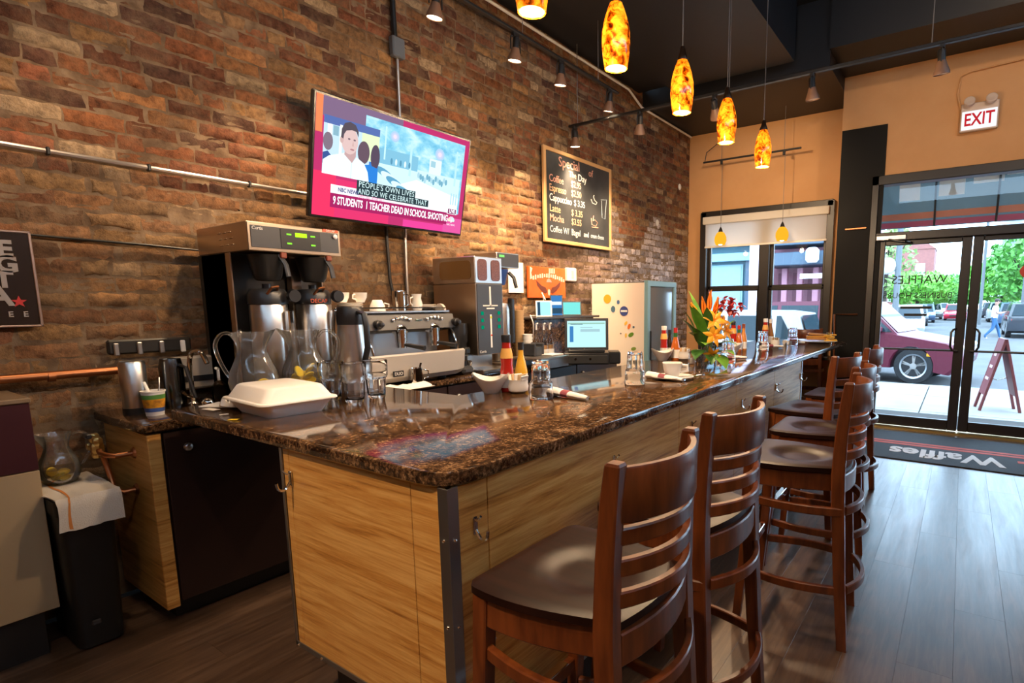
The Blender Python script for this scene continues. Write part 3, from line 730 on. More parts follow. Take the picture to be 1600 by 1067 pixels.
MB().tube([(0, 0, .05), (.03, -.04, .07), (.05, -.06, .09)], .007, 8).obj('lever', CHROME, sk)
sd = thing('soap_dispenser', 'clear pump soap dispenser beside the tap', 'dispenser', (-3.12, 1.25, ZB))
MB().lathe([(.034, 0), (.036, .09), (.02, .11), (.012, .115), (.012, .13)], 18).obj('bottle', glass_mat('soap_bottle', (.9, .85, .8), (.6, .5, .45)), sd)
MB().tube([(0, 0, .12), (0, 0, .18), (.03, -.02, .185)], .007, 8).obj('pump', WPLASTIC, sd)
st = thing('sink_tray', 'shallow steel tray at the edge of the back sink', 'tray', (-2.93, 1.17, ZB))
MB().box((0, 0, .012), (.14, .26, .022), .008).obj('body', STEEL, st)
MB().sphere((.02, -.06, .045), .024, 12, 8).obj('strainer', CHROME, st)
kr = thing('knife_rack', 'black magnetic strip with utensils on the brick wall', 'rack', (-3.36, 1.02, 1.23))
MB().box((0, .04, 0), (.03, .34, .07), .008).obj('strip', mat('rack_black', (.02, .018, .016), .4), kr)
for q in range(4): MB().box((.02, -.1+.09*q, -.01), (.012, .022, .06), .004).obj('utensil', DSTEEL if q != 3 else PAPER, kr)
pd = thing('towel_dispenser', 'beige paper dispenser box on the brick behind the tap', 'dispenser', (-3.34, 1.24, 1.08))
MB().box((0, 0, 0), (.07, .22, .17), .01).obj('body', mat('beige_plastic', (.45, .38, .3), .5), pd)
MB().box((.036, 0, -.03), (.004, .14, .03)).obj('slot', BLACKP, pd)
rd = thing('wall_radio', 'small dark radio box with pale display behind the sink', 'box', (-3.3, 1.42, 1.06))
MB().box((0, 0, 0), (.1, .2, .16), .01).obj('body', BLACKP, rd); MB().box((.052, 0, .04), (.003, .15, .04)).obj('display', mat('pale_label', (.5, .45, .36), .5), rd)
# ---- twin coffee brewer
br = thing('coffee_brewer', 'steel twin coffee brewer with dark control panel and green display', 'coffee maker', (0, 0, ZB))
XH = -2.80; hy0, hy1 = 1.30, 1.765; z0, z1 = 1.68-ZB, 1.815-ZB
COP = mat('warm_steel', (.50, .40, .31), .3, 1)
MB().box(((XH-3.33)/2, (hy0+hy1)/2, (z0+z1)/2), (XH+3.33, hy1-hy0, z1-z0), .004).obj('head', COP, br)
MB().box((-3.19, (hy0+hy1)/2, z0/2), (.3, hy1-hy0, z0)).obj('back_body', mat('brewer_back', (.03, .025, .022), .4), br)
for y in (hy0+.004, hy1-.004): MB().box((-3.15, y, z0/2), (.31, .008, z0), .002).obj('side_panel', COP, br)
MB().box((-3.0, (hy0+hy1)/2+.075, z0/2), (.05, .055, z0), .003).obj('post', COP, br)
MB().box((-3.05, (hy0+hy1)/2, .02), (.5, hy1-hy0, .04), .006).obj('base', STEEL, br)
pn = MB().box((XH+.002, (hy0+hy1)/2-.0, (z0+z1)/2), (.004, hy1-hy0-.03, z1-z0-.035)).obj('control_panel', DARKGREY, br)
cyp = hy0+.25
MB().box((XH+.005, cyp, (z0+z1)/2), (.003, .20, .092)).obj('key_panel', BLACKP, pn)
MB().box((XH+.0075, cyp, (z0+z1)/2+.022), (.002, .058, .02)).obj('display', emit_mat('lcd_green', (.45, 1, .02), 1.4), pn)
for dy in (-.06, .06):
    for dz in (.022, -.022): MB().box((XH+.0075, cyp+dy, (z0+z1)/2+dz), (.002, .022, .007)).obj('lamp', emit_mat('led_green', (.3, 1, .05), 1.2), pn)
MB().lathe([(.013, 0), (.012, .01), (.001, .011)], 16, M=frame_of((XH+.003, hy1-.035, z1-.035), (0, 1, 0), (0, 0, 1))).obj('knob', STEEL, pn)
MB().box((XH+.001, hy1-.055, z1-.007), (.004, .085, .014)).obj('decaf_label', mat('red_label', (.6, .10, .04), .5), br)
text('lettering', 'DECAF', .016, PAPER, br, frame_of((XH+.0035, hy1-.055, z1-.007), (0, 1, 0), (0, 0, 1)))
text('lettering', 'Curtis', .022, PAPER, br, frame_of((XH+.0045, hy0+.045, z1-.03), (0, 1, 0), (0, 0, 1)), spacing=.9)
for q in range(9):
    MB().box((-2.95-.055*(q % 3)-.01*(q//3), hy0-.001, z0+.035+.03*(q//3)), (.03, .006, .006), .002).obj('louvre', COP, br)
for q, y in enumerate((hy0+.125, hy1-.105)):
    bk = MB().lathe([(.05, 0), (.062, .02), (.082, .12), (.085, .125), (.001, .126)], 28, (-2.90, y, z0-.135)).obj('brew_basket', mat('basket_black', (.02, .019, .018), .35), br)
    MB().tube([(-2.83, y+.03, z0-.01), (-2.805, y+.045, z0-.06), (-2.80, y+.05, z0-.115)], .014, 8, flat=(1.2, .7)).obj('handle', DARKGREY, bk)
    MB().box((-2.812, y+.038, z0-.012), (.02, .03, .03), .004).obj('clip', mat('red_brown_clip', (.25, .05, .02), .5), bk)
    sv = MB().lathe([(.08, 0), (.086, .01), (.086, .445), (.08, .455)], 32, (-2.92, y, .05)).obj('server_body', STEEL, br)
    MB().lathe([(.09, .0), (.09, .05), (.075, .075), (.02, .08), (.02, .1), (.001, .1)], 28, (-2.92, y, .50)).obj('server_lid', BLACKP, sv)
    MB().lathe([(.088, 0), (.09, .0), (.09, .05), (.088, .05)], 28, (-2.92, y, .04)).obj('server_base', BLACKP, sv)
    MB().box((-2.828, y+.055, .28), (.03, .028, .38), .006).obj('sight_gauge', CHROME, sv)
    MB().lathe([(.03, 0), (.034, .01), (.03, .03)], 16, M=frame_of((-2.83, y+.075, .54), (0, 1, 0), (0, 0, 1))).obj('server_handle', BLACKP, sv)
    MB().tube([(-2.84, y-.04, .55), (-2.81, y-.03, .58), (-2.81, y, .585), (-2.84, y+.01, .57)], .006, 8).obj('bail', COPPER, sv)
    if q: text('lettering', 'DECAF', .03, mat('red_label', (0, 0, 0)), sv, frame_of((-2.831, y-.02, .515), (0, 1, 0), (0, 0, 1)), extrude=.001)
# ---- espresso machine
em = thing('espresso_machine', 'grey two group espresso machine with white curved drip tray front', 'espresso machine', (0, 0, ZB))
EG = mat('espresso_grey', (.045, .045, .052), .35); EW = mat('espresso_white', (.62, .56, .50), .3, .3)
ey0, ey1 = 1.88, 2.66; ew = ey1-ey0; ec = (ey0+ey1)/2
prof = [(-3.32, .30), (-3.32, .44), (-3.02, .445), (-2.95, .43), (-2.925, .34), (-2.94, .33), (-3.1, .31)]
Mx = Matrix(((1, 0, 0, 0), (0, 0, -1, ey1), (0, 1, 0, 0), (0, 0, 0, 1)))
MB().prism([(x, z) for x, z in prof], ew, Mx).obj('head', EG, em)
MB().box((-3.2, ec, .2), (.22, ew-.06, .30)).obj('back_panel', DSTEEL, em)
MB().box((-3.03, ec+.02, .13), (.38, ew-.02, .05), .006).obj('drip_grid', CHROME, em)
tp = [(-2.80, .20), (-2.785, .19), (-2.80, .06), (-2.83, .03), (-2.87, .04), (-2.87, .19)]
def tray(s0, s1):
    rings = []
    for k in range(13):
        u = k/12; y = s0+(s1-s0)*u; e = max(0, (u-.86)/.14)
        rings.append([(x-.10*e*e, y, .04+(z-.04)*(1-.35*e*e)+.02*e) for x, z in tp])
    return MB().loft(rings)
tr = tray(ey0+.02, ey1+.03).obj('tray_front', EW, em)
MB().box((-2.783, 2.07, .085), (.006, .075, .035), .002).obj('badge', BLACKP, tr); text('lettering', 'DUO', .026, PAPER, tr, frame_of((-2.7795, 2.07, .085), (0, 1, 0), (0, 0, 1)))
for y in (ey0+.12, ec, ey1-.12): MB().cyl((-2.95, y, 0), (-2.95, y, .06), .03, n=14).obj('foot', BLACKP, em)
MB().box((-3.14, ec, .449), (.34, ew-.02, .01)).obj('cup_shelf', DSTEEL, em)
MB().tube([(-2.985, ey0+.02, .475), (-2.975, ey0+.1, .475), (-2.975, ey1-.1, .475), (-3.02, ey1, .47)], .005, 8).obj('cup_rail', CHROME, em)
MB().lathe([(.05, 0), (.05, .02), (.001, .02)], 20, M=frame_of((-3.06, ey1+.0, .45), (1, 0, 0), (0, 0, 1))).obj('side_cap', EW, em)
for gy in (2.22, 2.48):
    gh = MB().lathe([(.035, 0), (.042, .02), (.042, .06), (.034, .075), (.001, .08)], 22, M=frame_of((-2.99, gy, .35), (.0, 1, 0), (.35, 0, 1))).obj('group_head', CHROME, em)
    MB().cyl((-2.94, gy, .26), (-2.94, gy, .34), .036, n=20).obj('group_collar', CHROME, gh)
    MB().cyl((-2.94, gy, .225), (-2.94, gy, .265), .033, n=20).obj('portafilter', CHROME, gh)
    MB().tube([(-2.92, gy, .245), (-2.88, gy+.02, .24), (-2.78, gy+.05, .225)], [.008, .013, .016], 10).obj('portafilter_handle', BLACKP, gh)
    for q in range(5): MB().lathe([(.011, 0), (.010, .006), (.001, .007)], 12, M=frame_of((-2.934+.0008*q, gy-.055+.03*q, .40+.012*math.sin(q*.8)), (0, 1, 0), (-.25, 0, 1))).obj('button', CHROME, gh)
for y in (ey0+.055, ey0+.17, ey1+.0):
    MB().lathe([(.028, 0), (.026, .03), (.018, .035), (.014, .055), (.001, .058)], 16, M=frame_of((-2.935, y, .375), (0, 1, 0), (0, 0, 1))).obj('steam_knob', BLACKP, em)
for y in (ey0+.1, ey1-.02): MB().tube([(-2.95, y, .33), (-2.92, y, .29), (-2.9, y+.01, .2), (-2.89, y+.015, .12)], .007, 8).obj('steam_wand', CHROME, em)
for dz in (.22, .15): MB().lathe([(.03, 0), (.03, .01), (.024, .014), (.001, .014)], 18, M=frame_of((-3.08, ey0+.06, dz), (0, 1, 0), (0, 0, 1))).obj('gauge', CHROME, em)
MB().box((-2.934, 2.36, .395), (.004, .05, .01), .001).obj('badge', CHROME, em)
# cups and plates on the machine
zt = ZB+.455
def cup_obj(loc, label, cat='cup', r=.042, h=.06, inv=False, name='espresso_cup', group='cups on the espresso machine'):
    t = thing(name, label, cat, loc, rnd.random()*6, group)
    pr = [(.55*r, 0), (.6*r, .004), (.9*r, h*.5), (r, h), (r-.004, h), (.86*r, h*.5), (.5*r, .008), (.001, .008)]
    if inv: pr = [(a, h-z) for a, z in pr]
    MB().lathe(pr, 22).obj('bowl', WHITE, t)
    MB().tube([(r*.92, 0, h*.8), (r*1.35, 0, h*.75), (r*1.4, 0, h*.4), (r*.85, 0, h*.3)] if not inv else [(r*.92, 0, h*.2), (r*1.35, 0, h*.25), (r*1.4, 0, h*.6), (r*.85, 0, h*.7)], .005, 6).obj('handle', WHITE, t)
    return t
def plate_obj(loc, label, r=.075, name='saucer', group='saucers on the espresso machine', cat='saucer'):
    o = MB().lathe([(.4*r, 0), (.62*r, .004), (r, .016), (r, .019), (.6*r, .008), (.001, .007)], 28, (0, 0, 0)).obj(name, WHITE); o.location = loc
    return tag(o, label, cat, group)
for q in range(4): plate_obj((-3.15, 2.02, zt+.011*q), 'white saucer in the stack under two tilted cups')
cup_obj((-3.17, 1.985, zt+.055), 'white cup on the saucer stack, nearer the brewer'); cup_obj((-3.13, 2.08, zt+.055), 'white cup on the saucer stack, nearer the espresso knobs')
cup_obj((-3.09, 2.17, zt), 'white cup lying upside down beside the saucer stack', r=.05, h=.07, inv=True)
sp_ = thing('steam_pitcher', 'tall steel milk pitcher on top of the espresso machine', 'pitcher', (-3.12, 2.36, zt))
MB().lathe([(.045, 0), (.045, .12), (.043, .13), (.041, .13), (.041, .01), (.001, .01)], 24).obj('body', CHROME, sp_)
MB().tube([(.043, .01, .11), (.075, .02, .1), (.075, .02, .04), (.044, .01, .03)], .006, 8).obj('handle', CHROME, sp_)
gb = thing('creamer_jug', 'white ceramic creamer beside the steel milk pitcher', 'jug', (-3.06, 2.452, zt))
MB().lathe([(.03, 0), (.038, .04), (.028, .08), (.034, .11), (.031, .11), (.001, .02)], 20).obj('body', WHITE, gb); MB().tube([(0, -.03, .09), (0, -.055, .08), (0, -.055, .05), (0, -.035, .03)], .005, 6).obj('handle', WHITE, gb)
for q in range(3): plate_obj((-3.12, 2.572, zt+.011*q), 'white plate in the low stack at the far machine end', .07, 'side_plate', 'plates on the espresso machine', 'plate')
# ---- small pitcher and cloth at the counter edge
mp = thing('milk_pitcher', 'small steel milk pitcher on the white cloth', 'pitcher', (*at_z(652, 603, ZB)[:2], ZB+.012))
MB().lathe([(.038, 0), (.04, .03), (.034, .085), (.036, .1), (.034, .1), (.031, .085), (.036, .01), (.001, .008)], 24).obj('body', CHROME, mp)
MB().tube([(.02, .03, .09), (.035, .06, .08), (.035, .06, .04), (.025, .035, .03)], .005, 8).obj('handle', CHROME, mp)
MB().tube([(0, 0, .02), (.02, .02, .13)], .004, 6, flat=(2, .6)).obj('spoon', CHROME, mp)
def crumple(w, d, h, seed, n=14):
    def f(u, v):
        e = min(u, 1-u, v, 1-v); q = noise.noise(Vector((u*4+seed, v*4, seed)))
        return ((u-.5)*w*(1+.12*q), (v-.5)*d*(1+.2*q), max(.0015, (h*(.5+q))*min(1, e*6)+.002))
    m = MB().grid(f, n, n); k = len(m.v); m.v += [(x, y, 0) for x, y, z in m.v[:k]]; m.f += [tuple(reversed([i+k for i in fc])) for fc in m.f[:]]; return m
cl = crumple(.15, .34, .03, 3).obj('counter_cloth', PAPER); cl.location = (*at_z(632, 607, ZB)[:2], ZB+.001)
tag(cl, 'crumpled white cloth under the small milk pitcher', 'cloth')
# ---- black coffee grinder beside the machine
bg_ = thing('espresso_grinder', 'small black espresso grinder with round hopper', 'grinder', (-2.98, 2.73, ZB))
MB().box((0, .005, .03), (.2, .11, .06), .02).obj('base', DARKGREY, bg_)
MB().lathe([(.055, .05), (.06, .1), (.06, .22), (.066, .23), (.07, .3), (.066, .36), (.001, .365)], 26).obj('body', BLACKP, bg_)
MB().box((.06, 0, .17), (.08, .05, .05), .01).obj('chute', BLACKP, bg_); MB().tube([(.07, -.02, .14), (.12, -.02, .14), (.12, .02, .14), (.07, .02, .14)], .005, 6).obj('fork', CHROME, bg_)
kb = thing('tamper', 'steel coffee tamper standing at the grinder foot', 'tamper', (*at_z(734, 583, ZB)[:2], ZB))
MB().lathe([(.028, 0), (.028, .015), (.011, .025), (.010, .055), (.02, .07), (.021, .085), (.012, .095), (.001, .096)], 20).obj('body', CHROME, kb)
# ---- tall twin hopper coffee grinder
gr = thing('coffee_grinder', 'tall steel twin hopper coffee grinder with dark button panel', 'grinder', (0, 0, ZB))
ga, gb2 = 2.80, 3.075; gx = -2.86; gw = gb2-ga; gc = (ga+gb2)/2
MB().box(((gx-3.3)/2, gc, .3845), (gx+3.3, gw, .509), .004).obj('body', COP, gr)
MB().box(((gx-3.3)/2, gc, .735), (gx+3.3, gw, .095*2), .006).obj('hopper_housing', STEEL, gr)
MB().box(((gx-3.3)/2-.05, gc, .085), (.3, gw-.02, .11)).obj('pedestal', STEEL, gr)
MB().box((-3.0, gc, .015), (.4, gw+.01, .03), .006).obj('foot_plate', STEEL, gr)
fp = MB().box((gx+.002, gc, .385), (.004, gw-.02, .50)).obj('front_panel', DARKGREY, gr)
MB().box((gx+.005, gc, .55), (.002, .016, .14)).obj('mark', PAPER, fp); MB().box((gx+.005, gc, .30), (.002, .016, .24)).obj('mark', PAPER, fp)
for s in (-1, 1):
    for q in range(3): MB().box((gx+.006, gc+s*.085, .43-.05*q), (.006, .028, .026), .003).obj('button', emit_mat('button_green', (.0, .45, .22), .5), fp)
    wnd = MB().prism(round_poly([(-.045, -.075), (.045, -.075), (.045, .075), (-.045, .075)], {0: .03, 1: .03, 2: .03, 3: .03}), .003, frame_of((gx+.0, gc+s*.066, .735), (0, 1, 0), (0, 0, 1))).obj('hopper_window', mat('coffee_beans', (.10, .03, .015), .3, col2=(.2, .07, .04), scale=120), gr)
MB().prism(round_poly([(-.16, -.065), (.16, -.065), (.16, .065), (-.16, .065)], {0: .03, 1: .03, 2: .03, 3: .03}), .003, frame_of((-3.06, ga-.0005, .735), (1, 0, 0), (0, 0, 1))).obj('side_window', mat('amber_window', (.12, .06, .02), .15), gr)
MB().lathe([(.008, 0), (.008, .003), (.001, .003)], 12, M=frame_of((gx+.007, gc, .40), (0, 1, 0), (0, 0, 1))).obj('stop_button', emit_mat('led_yellow', (1, .7, .05), .8), fp)
MB().lathe([(.006, 0), (.006, .003), (.001, .003)], 12, M=frame_of((gx+.007, gc, .27), (0, 1, 0), (0, 0, 1))).obj('stop_button', emit_mat('led_red', (1, .05, .02), .8), fp)
for q, w_ in ((.484, .15), (.464, .08)): MB().box((gx+.005, gc, q), (.002, w_, .009)).obj('mark', PAPER, fp)
text('lettering', 'Curtis', .026, PAPER, fp, frame_of((gx+.0045, ga+.05, .155), (0, 1, 0), (.0, 0, 1)))
b2 = thing('single_brewer', 'steel single coffee brewer with small lit display behind the grinder', 'coffee maker', (0, 0, ZB))
MB().box((-3.16, 3.275, .83), (.36, .25, .115), .004).obj('head', STEEL, b2); MB().box((-3.275, 3.275, .4), (.12, .22, .8)).obj('body', COP, b2); MB().box((-3.15, 3.275, .02), (.36, .24, .04), .004).obj('base', STEEL, b2)
pn2 = MB().box((-2.977, 3.275, .83), (.004, .235, .1)).obj('control_panel', DARKGREY, b2); MB().box((-2.974, 3.2, .86), (.003, .055, .018)).obj('display', emit_mat('lcd_green2', (.3, 1, .2), 1), pn2)
MB().lathe([(.05, 0), (.075, .1), (.08, .12), (.001, .12)], 24, (-3.08, 3.27, .645)).obj('brew_basket', mat('blue_plastic', (.03, .08, .3), .4), b2)
MB().tube([(-3.0, 3.3, .74), (-2.965, 3.32, .70), (-2.95, 3.33, .62)], .014, 8).obj('handle', BLACKP, b2)
MB().box((-3.02, 3.34, .36), (.05, .04, .36), .008).obj('sight_gauge', BLACKP, b2); MB().lathe([(.08, 0), (.08, .4), (.07, .45), (.001, .46)], 26, (-3.08, 3.275, .05)).obj('server', STEEL, b2)
# ---- paper cups, syrup bottles
KRAFT = mat('kraft_paper', (.55, .36, .18), .7)
for q, (x, y, n) in enumerate(((-3.08, 3.50, 13), (-2.98, 3.485, 6), (-3.16, 3.575, 11))):
    for k in range(n):
        o = MB().lathe([(.03, 0), (.04, .1), (.043, .1), (.043, .107), (.038, .107), (.029, .006), (.001, .006)], 20).obj('paper_cup', [KRAFT, PAPER, KRAFT][q]); o.location = (x, y, ZB+.028*k+.001)
        tag(o, ['kraft paper cup in the tall stack beside the grinder', 'white paper cup in the short front stack', 'kraft paper cup in the stack near the granite ledge'][q], 'cup', 'paper cups behind the bar')
SYR = glass_mat('syrup_glass', (.95, .9, .82), (.7, .6, .5))
for q, (x, y) in enumerate(((-2.97, 3.59), (-2.90, 3.68), (-2.90, 3.60))):
    t = thing('syrup_bottle', ['clear syrup bottle in front of the paper cups', 'clear syrup bottle beside the granite ledge', 'clear syrup bottle foremost at the counter edge'][q], 'bottle', (x, y, ZB), 0, 'syrup bottles behind the bar')
    MB().lathe([(.034, 0), (.036, .01), (.036, .17), (.016, .22), (.013, .27), (.015, .28), (.001, .28)], 20).obj('glass_body', SYR, t)
    MB().lathe([(.033, .004), (.033, .15), (.001, .15)], 18).obj('syrup', mat('syrup', (.55, .35, .2), .4), t); MB().tube([(0, 0, .28), (0, 0, .33), (.03, -.02, .335)], .007, 6).obj('pump', WPLASTIC, t)
    MB().open_lathe([(.0365, .05), (.0365, .12)], 20).obj('label', PAPER, t)
# ---- steel stand, card holder and till
sh = thing('steel_stand', 'stainless steel work shelf below the granite ledge', 'shelf', (-2.78, 3.41, ZB))
MB().box((0, 0, .075), (.30, .36, .02), .004).obj('shelf_board', STEEL, sh); MB().box((.14, 0, .0325), (.015, .34, .065)).obj('front', DSTEEL, sh); MB().box((-.14, 0, .0325), (.015, .34, .065)).obj('back', DSTEEL, sh)
nh = thing('napkin_holder', 'black napkin holder on the steel shelf', 'holder', (-2.84, 3.39, ZB+.086))
MB().box((0, -.05, .05), (.13, .02, .1), .006).obj('side', DARKGREY, nh); MB().box((0, .05, .05), (.13, .02, .1), .006).obj('side', DARKGREY, nh); MB().box((0, 0, .035), (.12, .07, .07)).obj('napkins', DARKGREY, nh)
pp = MB().box((0, 0, .004), (.12, .16, .008), .002).obj('order_pad', PAPER); pp.location = (-2.74, 3.50, ZB+.086); tag(pp, 'small cream order pad lying on the steel shelf', 'pad')
lg = MB().box((-3.22, 4.12, ZB+.18), (.34, .92, .36), .004).obj('granite_ledge', GRANITE); tag(lg, 'raised granite ledge behind the till', 'ledge')
lt = MB().box((-3.2, 4.12, ZB+.372), (.40, .98, .02), .004).obj('ledge_shelf', mat('ledge_dark', (.05, .045, .045), .3)); tag(lt, 'dark shelf on top of the granite ledge holding tablets', 'shelf')
zl = ZB+.382
def screen_dev(name, label, cat, loc, rz, w, h, tilt, bez, mbody, parts, thick=.012, foot=None, z0=0):
    t = thing(name, label, cat, loc, rz)     # local: screen faces -y
    M = Matrix.Translation((0, 0, z0)) @ Matrix.Rotation(tilt, 4, 'X')
    M2 = M @ frame_of((0, 0, h/2), (1, 0, 0), (0, 0, 1)); bd = MB().box((0, 0, -thick/2), (w, h, thick), .003, M2).obj('housing', mbody, t)
    s_ = MB().box((0, 0, .0008), (w-2*bez, h-2*bez, .001), 0, M2).obj('screen', parts[0], t)
    for (x, y, ww, hh, m_) in parts[1]: MB().box((x, y, .0018), (ww, hh, .0008), 0, M2).obj('screen_item', m_, s_)
    return t, M2
SCY = emit_mat('screen_cyan', (.42, .85, .92), 1.0); SCW = emit_mat('screen_white', (.8, .95, 1), 1.0); SCB = emit_mat('screen_blue', (.06, .25, .6), .8); SCD = emit_mat('screen_dark', (.05, .12, .2), .6)
def yaw_to_cam(p): return math.atan2(-(0-p.x), 0-p.y)+PI
p = Vector((-3.10, 3.86, zl)); screen_dev('tablet', 'white tablet leaning on the ledge shelf', 'tablet', p, yaw_to_cam(p)+.1, .145, .145, -.22, .012, WPLASTIC, (SCY, [(-.045, 0, .025, .12, SCD)]))
p = Vector((-3.10, 4.05, zl)); screen_dev('card_terminal', 'black card terminal with blue screen on the ledge shelf', 'terminal', p, yaw_to_cam(p)+.15, .12, .2, -.2, .01, BLACKP, (SCB, [(0, .02, .09, .03, SCW), (0, -.05, .1, .05, SCD)]))
p = Vector((-3.10, 4.27, zl)); screen_dev('tablet', 'dark tablet with green screen at the far end of the ledge', 'tablet', p, yaw_to_cam(p)+.1, .2, .14, -.2, .012, BLACKP, (emit_mat('screen_teal', (.2, .75, .7), 1), []))
cb = MB().tube(curve([(-3.14, 3.93, zl+.15), (-3.2, 3.96, zl+.21), (-3.24, 4.02, zl+.19), (-3.24, 4.03, zl+.02), (-3.2, 3.8, zl+.01), (-3.05, 3.615, zl+.012), (-3.01, 3.60, zl-.06), (-3.05, 3.64, zl-.2)]), .005, 6).obj('charging_cable', WPLASTIC)
tag(cb, 'white charging cable looping over the tablets', 'cable')
p = Vector((-2.55, 3.72, ZB)); ry = yaw_to_cam(p)
cd = thing('cash_drawer', 'black cash drawer under the till monitor', 'cash drawer', p, ry)
MB().box((0, .12, .05), (.37, .36, .095), .006).obj('body', BLACKP, cd); MB().box((0, -.062, .045), (.34, .01, .07), .004).obj('drawer_front', mat('drawer_black', (.03, .03, .03), .4), cd)
for x in (-.09, .03): MB().lathe([(.009, 0), (.009, .006), (.001, .006)], 12, M=frame_of((x, -.067, .05), (1, 0, 0), (0, 0, 1))).obj('lock', CHROME, cd)
MB().box((.23, .1, .05), (.1, .2, .1), .01).obj('printer', BLACKP, cd)
t, M2 = screen_dev('till_monitor', 'black touch screen till showing a pale blue order form', 'monitor', (p.x, p.y, ZB+.0975), ry, .36, .26, -.12, .022, BLACKP,
    (emit_mat('till_screen', (.5, .85, .88), 1.0), [(0, .088, .30, .012, emit_mat('till_green', (.35, .6, .5), .9)), (-.122, -.0, .03, .13, SCB), (-.08, .082, .1, .006, SCD), (.03, .03, .16, .022, emit_mat('till_grey', (.4, .62, .68), .9)), (.0, .055, .1, .006, emit_mat('till_grey', (0, 0, 0), 1))]), .03, z0=.02)
MB().box((0, .05, .012), (.3, .2, .024), .006).obj('stand', BLACKP, t)
for x in (-.14, -.02): MB().lathe([(.006, 0), (.006, .004), (.001, .004)], 10, M=M2 @ Matrix.Translation((x, -.12, .001))).obj('button', CHROME, t)
# ---- fridge with printed side
fg = thing('drinks_fridge', 'tall drinks fridge with white printed side and teal glass door', 'fridge', (0, 0, 0))
fx0, fx1, fy0, fy1 = -3.275, -2.62, 4.90, 5.56
FW = mat('fridge_white', (.85, .74, .62), .35); TEAL = mat('teal_paint', (.20, .36, .40), .35)
MB().box(((fx0+fx1)/2-.02, (fy0+fy1)/2, .83), (fx1-fx0-.04, fy1-fy0, 1.62), .008).obj('cabinet', BLACKP, fg)
sd_ = MB().box(((fx0+fx1)/2-.02, fy0-.004, .83), (fx1-fx0-.03, .006, 1.6)).obj('printed_side', FW, fg)
def disc(px, py, r, col, nm, asp=1, a=0):
    q = at_y(px, py, fy0-.008); MB().lathe([(r, 0), (r, .0012)], 22, M=frame_of(q, (math.cos(a), 0, math.sin(a)), (-math.sin(a), 0, math.cos(a))), sx=1, sy=asp).obj(nm, mat('print_'+nm, col, .5), sd_)
disc(949, 467, .046, (.85, .38, .03), 'orange_dot'); disc(975, 486, .05, (.04, .07, .25), 'navy_dot'); disc(958, 483, .026, (.07, .16, .25), 'blue_drop', 1.3); disc(966, 472, .017, (.06, .14, .3), 'small_drop', 1.3)
disc(983, 510, .03, (.75, .18, .03), 'red_leaf', .55, 1.2); disc(978, 505, .024, (.85, .5, .06), 'yellow_leaf', .6, .9); disc(986, 523, .034, (.12, .25, .03), 'green_leaf', .6, .5); disc(978, 524, .024, (.8, .5, .08), 'gold_leaf', .5, 1.5)
disc(990, 545, .03, (.2, .3, .06), 'olive_leaf', .6, .2); disc(970, 521, .008, (.1, .1, .12), 'dark_dot'); disc(990, 511, .012, (.08, .14, .2), 'slate_dot')
MB().box(at_y(975, 486, fy0-.0100), (.075, .0012, .018)).obj('print_mark', PAPER, sd_)
dd = MB().box((fx1-.02, (fy0+fy1)/2, 1.62), (.05, fy1-fy0, .06), .006).obj('door_frame', TEAL, fg)
for c, d in (((fx1-.02, fy0+.03, .9), (.05, .06, 1.4)), ((fx1-.02, fy1-.03, .9), (.05, .06, 1.4)), ((fx1-.02, (fy0+fy1)/2, .16), (.05, fy1-fy0, .1))): MB().box(c, d, .006).obj('door_frame', TEAL, fg)
MB().box((fx1-.015, (fy0+fy1)/2, .9), (.01, fy1-fy0-.1, 1.4)).obj('door_glass', mat('fridge_glass', (.16, .18, .19), .08, spec=.9), fg)
MB().box((fx1+.02, fy0+.04, 1.0), (.02, .02, .3), .006).obj('handle', BLACKP, fg)
# ================================================================== things on the brick wall
tv = thing('television', 'flat television tilted on the brick wall showing a news programme', 'television', (-3.2, 1.83, 1.934))
TU = Vector((.15, 0, .667)).normalized(); TWd, THt = 1.175, .684
TM = frame_of((0, 0, 0), (0, 1, 0), TU)           # local x: along wall, y: up the screen, z: out
MB().box((TWd/2, THt/2, -.02), (TWd, THt, .035), .006, TM).obj('housing', mat('tv_black', (.012, .012, .013), .25), tv)
MB().box((TWd/2, THt*.4, -.055), (.7, .4, .05), .02, TM).obj('rear_cover', BLACKP, tv)
MB().box((-.10, TWd/2, THt/2+.02), (.16, .2, .2), .01).obj('wall_bracket', BLACK, tv)
bz = .016; sw_, sh_ = TWd-2*bz, THt-2*bz
scr = MB().box((TWd/2, THt/2, -.0012), (sw_, sh_, .001), 0, TM).obj('screen', emit_mat('tv_magenta', (.58, .04, .17), .9), tv)
lay = [0]
def video_mat():
    m = bpy.data.materials.new('street_video'); m.use_nodes = True; nt = m.node_tree; nt.nodes.clear(); out = nd(nt, 'ShaderNodeOutputMaterial'); e = nd(nt, 'ShaderNodeEmission')
    n = noisetex(nt, coords(nt, (1, 5, 9)), 1.7, 5, .6, .3); r = ramp(nt, [(.35, (.16, .50, .72)), (.5, (.30, .68, .86)), (.68, (.62, .88, .96))], n)
    nt.links.new(r.outputs[0], e.inputs[0]); e.inputs[1].default_value = 1.0; nt.links.new(e.outputs[0], out.inputs[0]); return m
def S(u, v): return (bz+u*sw_, THt-bz-v*sh_)      # screen fraction, v from the top
def poly(name, pts, col, s=1.0, par=None):
    lay[0] += .00012; P2 = [S(*p) for p in pts]
    key = 'tvc_%02x%02x%02x_%d' % (*[int(max(0, min(1, c))*255) for c in col], int(s*100))
    return MB().prism(P2, .0001, TM @ Matrix.Translation((0, 0, lay[0]))).obj(name, emit_mat(key, col, s), par or scr)
def rect(name, u0, v0, u1, v1, col, s=1.0): return poly(name, [(u0, v1), (u1, v1), (u1, v0), (u0, v0)], col, s)
